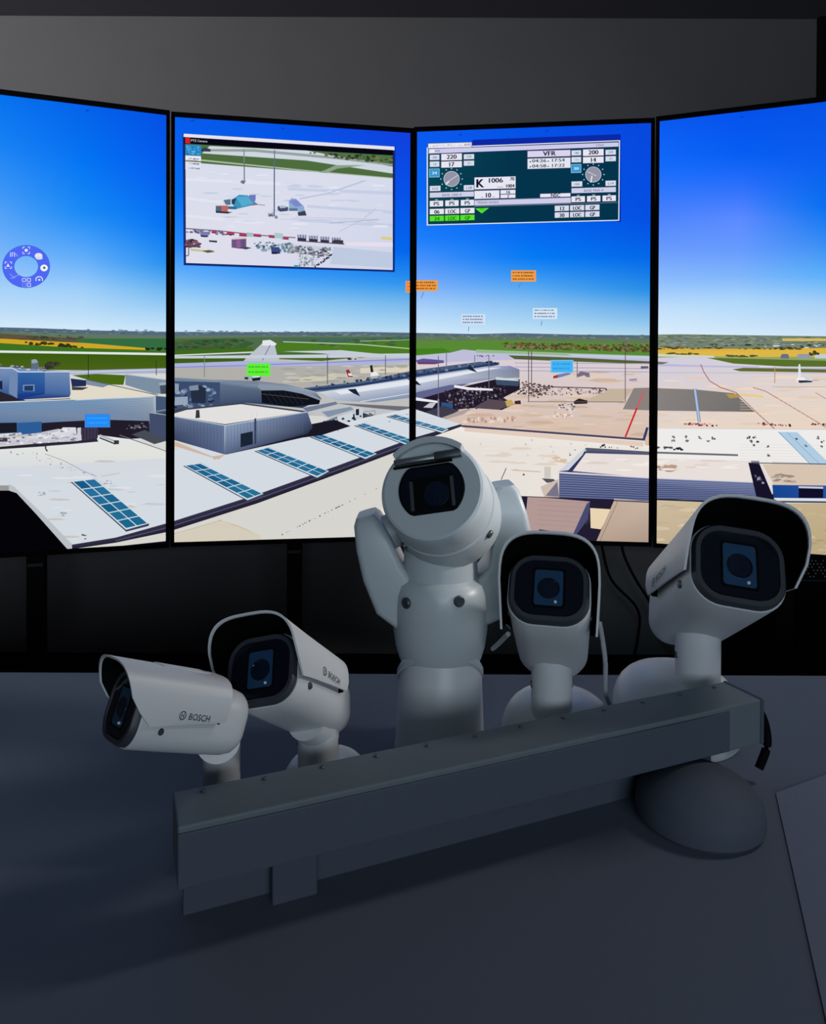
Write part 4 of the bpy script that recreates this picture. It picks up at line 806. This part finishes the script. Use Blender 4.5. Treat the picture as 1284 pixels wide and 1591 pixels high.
cable('cable', hang([(966, 846), (972, 868), (988, 900), (1008, 932), (1030, 975)], 3.05) + [(1.15, 3.05, 0.2), (1.2, 3.05, 0.006)], 0.006, M['black_cable'], 'right one of two thin black cables hanging below the third screen from the left')
cable('cable', hang([(935, 846), (950, 900), (990, 945)], 3.12) + [(1.0, 3.12, 0.25), (0.95, 3.12, 0.006)], 0.006, M['black_cable'], 'left one of two thin black cables hanging below the third screen from the left')

# ================================================================== desk
DX0, DX1, DY0, DZ = -1.45, 1.5, 0.42, 0.75
DY1 = on_z(642, 1046.5, DZ).y
desk = empty('control_desk', (0, 0.9, 0), 'long slate grey desk in front of the video wall, camera rig standing on it', 'desk')
def dbox(name, a, b, m, bev=0.003): return link(name, new_box((a[0], a[1] - 0.9, a[2]), (b[0], b[1] - 0.9, b[2]), bev), M[m], desk)
dbox('desktop', (DX0, DY0, DZ - 0.03), (DX1, DY1, DZ), 'desk')
dbox('modesty_panel', (DX0 + .08, DY1 - .12, 0.12), (DX1 - .08, DY1 - .1, DZ - 0.03), 'desk_edge')
for x in (DX0 + .05, DX1 - .09):
    dbox('leg', (x, DY0 + .06, 0), (x + .04, DY1 - .06, DZ - 0.03), 'desk_edge')

# ================================================================== camera rail
ZR = 0.88
A = on_z(1124, 1059, ZR); Bk = on_z(560, 1172, ZR)
dirv = (A - Bk).normalized(); nrm = Vector((dirv.y, -dirv.x, 0))          # nrm points to the viewer
RL = (A - Bk).length * 1.37 ; DEP = 0.067; HGT = 0.062
rot = math.atan2(dirv.y, dirv.x)
mid = A - dirv * RL / 2
rail = empty('mounting_rail', (mid.x, mid.y, DZ), 'dark metal mounting rail crossing the desk in front of the security cameras', 'rail', None, (0, 0, rot))
t = ZR - DZ
def rb(name, a, b, m, bev=0.002): return link(name, new_box(a, b, bev), M[m], rail)
rb('beam', (-RL / 2, -DEP, t - HGT), (RL / 2, 0, t), 'rail')
rb('face_plate', (-RL / 2, -DEP - 0.003, t - HGT + 0.002), (RL / 2 - 0.06, -DEP, t - 0.006), 'rail2', 0.001)
rb('end_cap', (RL / 2, -DEP - 0.001, t - HGT - 0.001), (RL / 2 + 0.006, 0.001, t + 0.001), 'rail2', 0.002)
rb('rear_skirt', (-RL / 2 + .01, -0.008, 0), (RL / 2 - .03, 0, t - HGT), 'rail2', 0.001)
for i in range(12):
    bm = bmesh.new(); lathe(bm, [(0.003, t), (0.003, t + .0012), (0.0022, t + .002)], 8, 'Z', (-RL / 2 + .03 + i * (RL - .06) / 11, -DEP * .18, 0)); link('bolt', bm, M['screw'], rail)
x, r = RL / 2 - 0.125, 0.08; bm = bmesh.new()
lathe(bm, [(r * .93, 0), (r, 0.006)] + [(r * math.cos(a), 0.018 + (t - HGT - 0.02) * math.sin(a)) for a in [R_(v) for v in (0, 15, 30, 45, 60, 72, 82)]], 48, 'Z', (x, -DEP * 1.2, 0)); link('foot', bm, M['rail2'], rail, 40)
rb('support_block', (-RL / 2 + .1, -DEP * .45, 0), (-RL / 2 + .15, -.012, t - HGT), 'rail2')
bm = bmesh.new()
tube(bm, curve_pts([(RL / 2 + .006, -DEP * .5, t - .02), (RL / 2 + .03, -DEP * .6, t - .035), (RL / 2 + .036, -DEP * .7, t - .075), (RL / 2 + .02, -DEP * .7, 0.02)]), 0.006, 8)
link('end_conduit', bm, M['trim_shade'], rail, 60)
# flat plate on the desk at the right
p = [on_z(x, y, DZ) for x, y in ((1206, 1234), (1360, 1178), (1640, 1330), (1300, 1660))]
pl = bmesh.new(); c = sum(p, Vector()) / 4
loft(pl, [[(q.x - c.x, q.y - c.y, 0) for q in p], [(q.x - c.x, q.y - c.y, 0.002) for q in p]])
o = link('desk_mat', pl, M['mat']); o.location = (c.x, c.y, DZ); tag(o, 'thin slate mat lying on the desk at right, below the rail end', 'mat')

# ================================================================== security cameras
def basis(px, py, depth, dx, dy, L, roll):
    """orientation of a camera whose axis runs L metres and shows a front-minus-rear offset (dx,dy) in the photo"""
    P = at_depth(px, py, depth); T = (EYE - P).normalized()
    Rv = T.cross(Vector((0, 0, 1))).normalized() * -1; U = T.cross(Rv).normalized()
    if U.z < 0: U = -U
    k = depth / FPX / L; a, b = dx * k, -dy * k; cc = math.sqrt(max(.02, 1 - a * a - b * b))
    F = (Rv * a + U * b + T * cc).normalized()
    up = (Vector((0, 0, 1)) - F * F.z).normalized(); xr = (-F).cross(up).normalized()   # local x = right as seen from the front viewer
    q = Matrix.Rotation(roll, 3, F)
    x, y, z = xr, -F, up
    x, z = q @ x, q @ z
    return P, Matrix((x, y, z)).transposed()

def hood_profile(zl, inset=0.0, n=22):
    w, top = 0.0655 - inset, 0.0625 - inset
    pts = [(-w * .95, zl)]
    for i in range(n + 1):
        a = R_(180 - 180 * i / n); c_, s_ = math.cos(a), math.sin(a)
        pts.append((w * math.copysign(abs(c_) ** .62, c_), max(0.004, zl + .012) + (top - max(0.004, zl + .012)) * s_ ** .62))
    return pts + [(w * .95, zl)]
def bullet(base_px, base_d, base_r, base_h, px, py, depth, dx, dy, s, roll, label, logo_side, neck_at, neck_r, neck_px=None, cables=(), hood_back=0.135, lk=1.0, hl=-0.046, ov=-0.052):
    bx = EYE.x + (at_depth(base_px, 1046, base_d).x)
    B = Vector((bx, base_d, DZ))
    rt = empty('bullet_camera', B, label, 'security camera', 'bullet cameras on the rail')
    P, R3 = basis(px, py, depth, dx, dy, 0.2 * s * lk, roll)
    ML = Matrix.Translation(P - B) @ R3.to_4x4() @ Matrix.Scale(s, 4)
    ML_nos = Matrix.Translation(P - B) @ R3.to_4x4()
    def sc(bm):
        for v in bm.verts:
            if v.co.y > 0.012: v.co.y = 0.012 + (v.co.y - 0.012) * lk
            v.co *= s
        return bm
    def part(name, bm, m, parent=None, sm=35):
        o = link(name, sc(bm), M[m], parent or rt, sm)
        if parent is None: o.matrix_local = ML_nos
        return o
    # housing
    bm = bmesh.new(); rings = []
    for y, k, dz in ((-0.006, .985, 0), (-0.004, 1.0, 0), (0.05, .985, 0), (0.13, .95, 0.0), (0.165, .93, 0), (0.182, .86, 0), (0.192, .74, 0), (0.198, .55, 0), (0.2, .3, 0)):
        rings.append([(x * k, y, z * k + dz) for x, z in rrect(0.108, 0.1, 0.036, 8)])
    loft(bm, rings); hs = part('housing', bm, 'paint')
    for sx in (-1, 1):
        bm = bmesh.new(); lathe(bm, [(0.0048, sx * 0.0502), (0.0048, sx * 0.0545), (0.0036, sx * 0.056)], 14, 'X', (0, 0.03, -0.018)); part('side_screw', bm, 'screw', hs)
    # dark front ring
    bm = bmesh.new()
    loft(bm, [[(x, y, z) for x, z in rrect(w, h, r, 8)] for y, w, h, r in ((-0.004, .104, .096, .034), (-0.012, .103, .095, .034), (-0.016, .098, .090, .032), (-0.016, .088, .078, .026), (-0.011, .087, .077, .026))], True, False)
    fr = part('front_ring', bm, 'ring')
    bm = bmesh.new()
    loft(bm, [[(x, y, z + .002) for x, z in rrect(w, h, .027, 8)] for y, w, h in ((-0.008, .0885, .0785), (-0.0145, .0885, .0785))])
    gl = part('front_glass', bm, 'glass', fr, 30)
    bm = bmesh.new()
    loft(bm, [[(x, y, z) for x, z in rrect(w, h, .004, 4)] for y, w, h in ((-0.0142, .043, .056), (-0.0152, .042, .055), (-0.0152, .037, .050), (-0.0146, .0365, .0495))], True, False)
    fm = part('window_frame', bm, 'trim_shade', gl and fr, 30)
    bm = bmesh.new(); loft(bm, [[(x, y, z) for x, z in rrect(.037, .050, .002, 3)] for y in (-0.0143, -0.0149)])
    part('lens_pane', bm, 'pane', fr, 30)
    bm = bmesh.new(); lathe(bm, [(0.0145, -0.0149), (0.0145, -0.0155), (0.0132, -0.0157), (0.0125, -0.0150), (0.006, -0.0152), (0.001, -0.0158)], 32, 'Y', (0, 0, -0.001)); part('lens', bm, 'lens', fr, 40)
    bm = bmesh.new(); bmesh.ops.create_icosphere(bm, subdivisions=2, radius=0.0022, matrix=Matrix.Translation((0.009, -0.0156, -0.0195))); part('led', bm, 'led', fr, 60)
    # hood, open U shell; the shade inside is an added black inner skin
    def shell(i0, i1, yb, ext):
        bm = bmesh.new(); sts = []
        for k in range(9):
            f = k / 8; zl = hl + max(0.0, 0.004 - hl) * f
            for_in = []
            row = []
            for ins in (i0, i1):
                pr = hood_profile(zl, ins); r2 = []
                for x, z in pr:
                    yf = ov + ext + (0.0625 - z) * 0.48 + max(0, hl + .026 - z) * 0.8
                    r2.append((x, yf + (yb - yf) * f, z))
                row.append(r2)
            sts.append(row[0] + row[1][::-1])
        loft(bm, sts)
        if ext: bm.faces.new([bm.verts.new((x, yb - .004, z)) for x, z in hood_profile(0.0, i0)])
        return bm
    hd = part('sun_hood', shell(0, 0.0028, hood_back, 0), 'paint', None, 32)
    part('hood_inner_shade', shell(0.0029, 0.0036, hood_back - .004, 0.003), 'trim_shade', hd, 32)
    bm = bmesh.new(); box(bm, (-0.02, 0.02, 0.047), (0.02, 0.11, 0.0635), 0.002); part('hood_bracket', bm, 'paint', hd, 30)
    if logo_side:
        tr, w = text_tris('BOSCH'); h = 0.0088; sx = logo_side; bm = bmesh.new(); xo = sx * 0.0657
        def put(u, v): return bm.verts.new((xo, (0.045 + u) if sx > 0 else (0.105 - u), 0.003 + v))
        for q in tr:
            f = [put(0.018 + a[0] * h, a[1] * h) for a in q]; bm.faces.new(f)
        for i in range(20):
            a, b = 2 * math.pi * i / 20, 2 * math.pi * (i + 1) / 20
            bm.faces.new([put(0.007 + r * math.cos(c_), 0.0044 + r * math.sin(c_)) for r, c_ in ((.006, a), (.006, b), (.0048, b), (.0048, a))])
        for u0, v0, u1, v1 in ((.0045, .001, .0055, .0078), (.0085, .001, .0095, .0078), (.0045, .004, .0095, .0049)):
            bm.faces.new([put(u0, v0), put(u1, v0), put(u1, v1), put(u0, v1)])
        bmesh.ops.solidify(bm, geom=bm.faces[:], thickness=0.0003)
        lg = part('brand_mark', bm, 'logo', hd); lg['label'] = 'small grey maker lettering'
    # base drum on the desk
    bm = bmesh.new(); r = base_r; nr = neck_r
    prof = [(r * .97, 0), (r, 0.004), (r, base_h * .45)] + [(nr + (r - nr) * math.cos(R_(a)) ** .8, base_h * .45 + base_h * .55 * math.sin(R_(a))) for a in (12, 25, 38, 50, 62, 74, 90)]
    lathe(bm, prof, 56); link('base', bm, M['paint'], rt, 40)
    J = ML @ Vector((0, neck_at, -0.03)); nb = Vector((J.x, J.y, 0)); lim = max(0.0, base_r - neck_r - .012)
    if nb.length > lim: nb = nb * (lim / nb.length)
    bm = bmesh.new(); ez = max(base_h + .01, min(J.z - .025, .158)); tube(bm, curve_pts([(nb.x, nb.y, base_h * .72), (nb.x, nb.y, ez - .006), (nb.x * .75 + J.x * .25, nb.y * .75 + J.y * .25, ez * .65 + J.z * .35), (J.x, J.y, J.z)], 5), neck_r, 28); link('neck', bm, M['paint'], rt, 50)
    bm = bmesh.new(); lathe(bm, [(0.005, -neck_r * 1.03), (0.005, neck_r * 1.03)], 12, 'X', (nb.x, nb.y, ez - .014)); link('joint_screw', bm, M['screw'], rt, 40)
    for pts in cables:
        bm = bmesh.new(); tube(bm, curve_pts([at_depth(*q) - B for q in pts]), 0.0035, 8); link('cable', bm, M['cable'], rt, 60)
    return rt

bullet(868, 1.05, 0.084, 0.108, 853.5, 921, 0.93, -9, -104, 1.0, 0, 'white bullet camera facing straight ahead, right beside the big pan-tilt camera', 0, 0.14, 0.029,
       cables=([(932, 968, 0.99), (936, 990, 1.0), (941, 1030, 1.01), (941, 1075, 1.03), (948, 1095, 1.06)], [(790, 985, 0.985), (775, 1000, 1.03), (766, 1008, 1.06)]))
bullet(1050, 1.155, 0.0985, 0.106, 1143, 884, 0.98, 104, -110, 1.18, R_(-9), 'rightmost white bullet camera, its hood tilted up before the rightmost screen', -1, 0.15, 0.034, lk=1.28, hl=-0.016, ov=-0.072)
bullet(508, 0.91, 0.058, 0.085, 412, 1044, 0.79, -116, -76, 0.80, R_(16), 'white bullet camera left of the pan-tilt camera, dark open hood turned left', 1, 0.15, 0.026, lk=1.2, hl=-0.016, ov=-0.066)
bullet(345, 0.86, 0.047, 0.06, 205, 1100, 0.665, -165, -45, 0.665, R_(8), 'leftmost and lowest white bullet camera, seen mostly from its side', 1, 0.15, 0.022, lk=0.85, hl=-0.012)

# ---- pan tilt camera
PD = 0.99
Bp = Vector((at_depth(684, 1046, PD).x, PD, DZ)); u = PD / FPX
def zz(py): return at_depth(684, py, PD).z - DZ
def xx(px): return at_depth(px, 900, PD).x - Bp.x
ptz = empty('pan_tilt_camera', Bp, 'large pan-tilt camera with round head and wiper, tallest of the white cameras', 'security camera')
SEG = 64
# column with a slanting top rim, high in front
bm = bmesh.new(); rings = []
zt = at_depth(684, 1014, 0.932).z - DZ - 0.02; SLT = 0.78
for r, z, sl in ((0.063, 0.0595, 0), (0.0635, 0.063, 0), (0.062, 0.07, 0.02), (0.0585, zt - .006, 1), (0.055, zt, 1), (0.045, zt + .003, 1)):
    rings.append([(r * math.cos(2 * math.pi * i / SEG), r * math.sin(2 * math.pi * i / SEG), z - sl * SLT * r * (1 + math.sin(2 * math.pi * i / SEG)) + sl * .012) for i in range(SEG)])
loft(bm, rings); link('column', bm, M['paint'], ptz, 35)
bm = bmesh.new(); rings = []
for r, z in ((0.050, -.004), (0.0585, -.002), (0.0605, 0.001), (0.0605, 0.008), (0.058, 0.011), (0.046, 0.012)):
    rings.append([(r * math.cos(2 * math.pi * i / SEG), r * math.sin(2 * math.pi * i / SEG), zt + z - SLT * r * (1 + math.sin(2 * math.pi * i / SEG)) + .012) for i in range(SEG)])
loft(bm, rings); link('collar', bm, M['paint2'], ptz, 35)
# pan body
z0, z1 = zz(1052), zz(866)
bm = bmesh.new()
lathe(bm, [(0.042, zt - .085), (0.0445, zz(1052)), (0.050, zz(1036)), (0.0575, zz(1018)), (0.0625, zz(1000)), (0.0655, zz(978)), (0.0668, zz(950)), (0.0668, zz(932)), (0.0655, zz(915)), (0.062, zz(902)), (0.056, zz(897)), (0.052, zz(893)), (0.051, zz(852))], SEG)
link('pan_body', bm, M['paint2'], ptz, 40)
for px, py in ((633, 922), (709, 914)):
    ang = math.asin(max(-1, min(1, xx(px) / 0.066))); bm = bmesh.new()
    lathe(bm, [(0.0075, 0), (0.0075, 0.003), (0.006, 0.0045), (0.003, 0.004)], 18, 'Y')
    o = link('cap_screw', bm, M['screw'], ptz, 40); o.location = (0.0655 * math.sin(ang), -0.0655 * math.cos(ang), zz(py)); o.rotation_euler = (R_(180), 0, ang + math.pi) if False else (0, 0, ang + math.pi)
# yoke: U shape leaning with the head
YR = R_(-12.5)
yc = Vector((xx(692), 0.0, zz(852)))
MY = Matrix.Translation(yc) @ Matrix.Rotation(YR, 4, 'Y')
bm = bmesh.new(); rings = []
path = [(-0.099, 0.070, .026, .070), (-0.0985, 0.062, .036, .082), (-0.095, 0.03, .050, .090), (-0.091, -0.01, .058, .092), (-0.082, -0.048, .066, .090), (-0.06, -0.072, .070, .085), (-0.03, -0.082, .06, .08)]
path = path + [(0.0, -0.084, .05, .078)] + [(-x, z, a, b) for x, z, a, b in reversed(path)]
for i, (x, z, th, dp) in enumerate(path):
    p0, p1 = path[max(i - 1, 0)], path[min(i + 1, len(path) - 1)]
    d = Vector((p1[0] - p0[0], 0, p1[1] - p0[1])).normalized(); nx = Vector((d.z, 0, -d.x))
    rings.append([Vector((x, 0, z)) + nx * a + Vector((0, b + .015, 0)) for a, b in rrect(th, dp, 0.009, 4)])
loft(bm, rings); yo = link('yoke', bm, M['paint2'], ptz, 38, MY)
# head
P, R3 = basis(671, 760, 0.885, -36, -54, 0.135, R_(0))
Fv = -(R3 @ Vector((0, 1, 0)))
R3 = Matrix.Rotation(R_(11), 3, Fv) @ R3
MH = Matrix.Translation(P - Bp) @ R3.to_4x4()
bm = bmesh.new()
lathe(bm, [(0.040, 0.0008), (0.0615, 0.0), (0.0648, 0.002), (0.0668, 0.006), (0.0682, 0.02), (0.0695, 0.052), (0.0695, 0.0535), (0.0680, 0.0545), (0.0680, 0.0575), (0.0705, 0.0585), (0.0735, 0.09), (0.0735, 0.115), (0.069, 0.13), (0.058, 0.141), (0.035, 0.147), (0.004, 0.149)], 72, 'Y', (0, 0, 0), True, True)
hd = link('camera_head', bm, M['paint2'], ptz, 30, MH)
hd_front = bmesh.new()
# window: circle cut flat at top and bottom
def flat_oval(rx, rz, n=40): 
    pts = []
    for i in range(n):
        a = 2 * math.pi * i / n; pts.append((rx * math.cos(a), max(-rz, min(rz, rx * .98 * math.sin(a)))))
    return pts
loft(hd_front, [[(x * k, y, z * k) for x, z in flat_oval(0.041, 0.0305)] for y, k in ((0.002, 1.03), (-0.0022, 1.03), (-0.0028, 1.0), (-0.0012, .96))], True, False)
link('window_rim', hd_front, M['trim_shade'], hd, 30)
bm = bmesh.new(); loft(bm, [[(x * .97, y, z * .97) for x, z in flat_oval(0.041, 0.0305)] for y in (0.0, -0.0016)]); link('window_glass', bm, M['glass'], hd, 30)
bm = bmesh.new()
loft(bm, [[(x + .001, y, z - .006) for x, z in rrect(w, h, .003, 3)] for y, w, h in ((-0.0012, .056, .044), (-0.0022, .056, .044), (-0.0022, .050, .038), (-0.0017, .050, .038))], True, True)
link('inner_frame', bm, M['trim_shade'], hd, 30)
for x in (-0.0255, 0.0265):
    link('frame_strip', new_box((x - .0022, -0.0026, -0.026), (x + .0022, -0.0018, 0.013), 0.0003, 1), M['ring'], hd)
bm = bmesh.new(); lathe(bm, [(0.0165, -0.0020), (0.0165, -0.0028), (0.0148, -0.0030), (0.0142, -0.0022), (0.009, -0.0024), (0.0085, -0.003), (0.001, -0.0034)], 36, 'Y', (0.006, 0, -0.008)); link('lens', bm, M['lens'], hd, 40)
# wiper above the window
bm = bmesh.new(); box(bm, (-0.045, -0.009, 0.0365), (0.012, -0.0005, 0.0435), 0.0012)
wp = link('wiper', bm, M['steel'], hd, 30)
bm = bmesh.new(); box(bm, (0.008, -0.010, 0.0355), (0.043, -0.001, 0.0455), 0.0015); link('wiper_block', bm, M['screw'], hd, 30)
bm = bmesh.new(); box(bm, (-0.047, -0.004, 0.0325), (0.03, -0.0008, 0.0355), 0.0006, 1); link('wiper_blade', bm, M['trim_shade'], hd, 30)
# top brow over the wiper
bm = bmesh.new(); rings = []
for y, k in ((-0.011, .985), (0.02, 1.005), (0.05, 1.0)):
    o_ = [(0.0685 * k * math.cos(R_(a)), y, 0.0685 * k * math.sin(R_(a))) for a in range(48, 134, 6)]
    i_ = [(0.064 * k * math.cos(R_(a)), y, 0.064 * k * math.sin(R_(a)) - (.004 if y < 0 else 0)) for a in range(132, 46, -6)]
    rings.append(o_ + i_)
loft(bm, rings); link('brow', bm, M['paint2'], hd, 40)
for ang, y in ((-38, 0.075), (-142, 0.075)):
    bm = bmesh.new(); lathe(bm, [(0.0058, 0.0), (0.0058, 0.0035), (0.0045, 0.005), (0.002, 0.0042)], 16, 'X')
    o = link('head_screw', bm, M['screw'], hd, 40); o.matrix_local = Matrix.Rotation(R_(-ang), 4, 'Y') @ Matrix.Translation((0.0705, y, 0))
# pivots between yoke arms and head
for sx in (-1, 1):
    bm = bmesh.new(); lathe(bm, [(0.022, sx * 0.05), (0.025, sx * 0.075), (0.025, sx * 0.1)], 32, 'X', (0, 0.02, 0.036)); link('pivot', bm, M['paint2'], yo, 40)

# the unit stands further back on the desk than its drawing distance: enlarge it about the eye
K = 1.12
ptz.location = (Bp.x * K, Bp.y * K, DZ)
T_ = Matrix.Translation((0, 0, (DZ - EYE.z) * (K - 1))) @ Matrix.Scale(K, 4)
for ch in ptz.children: ch.matrix_local = T_ @ ch.matrix_basis
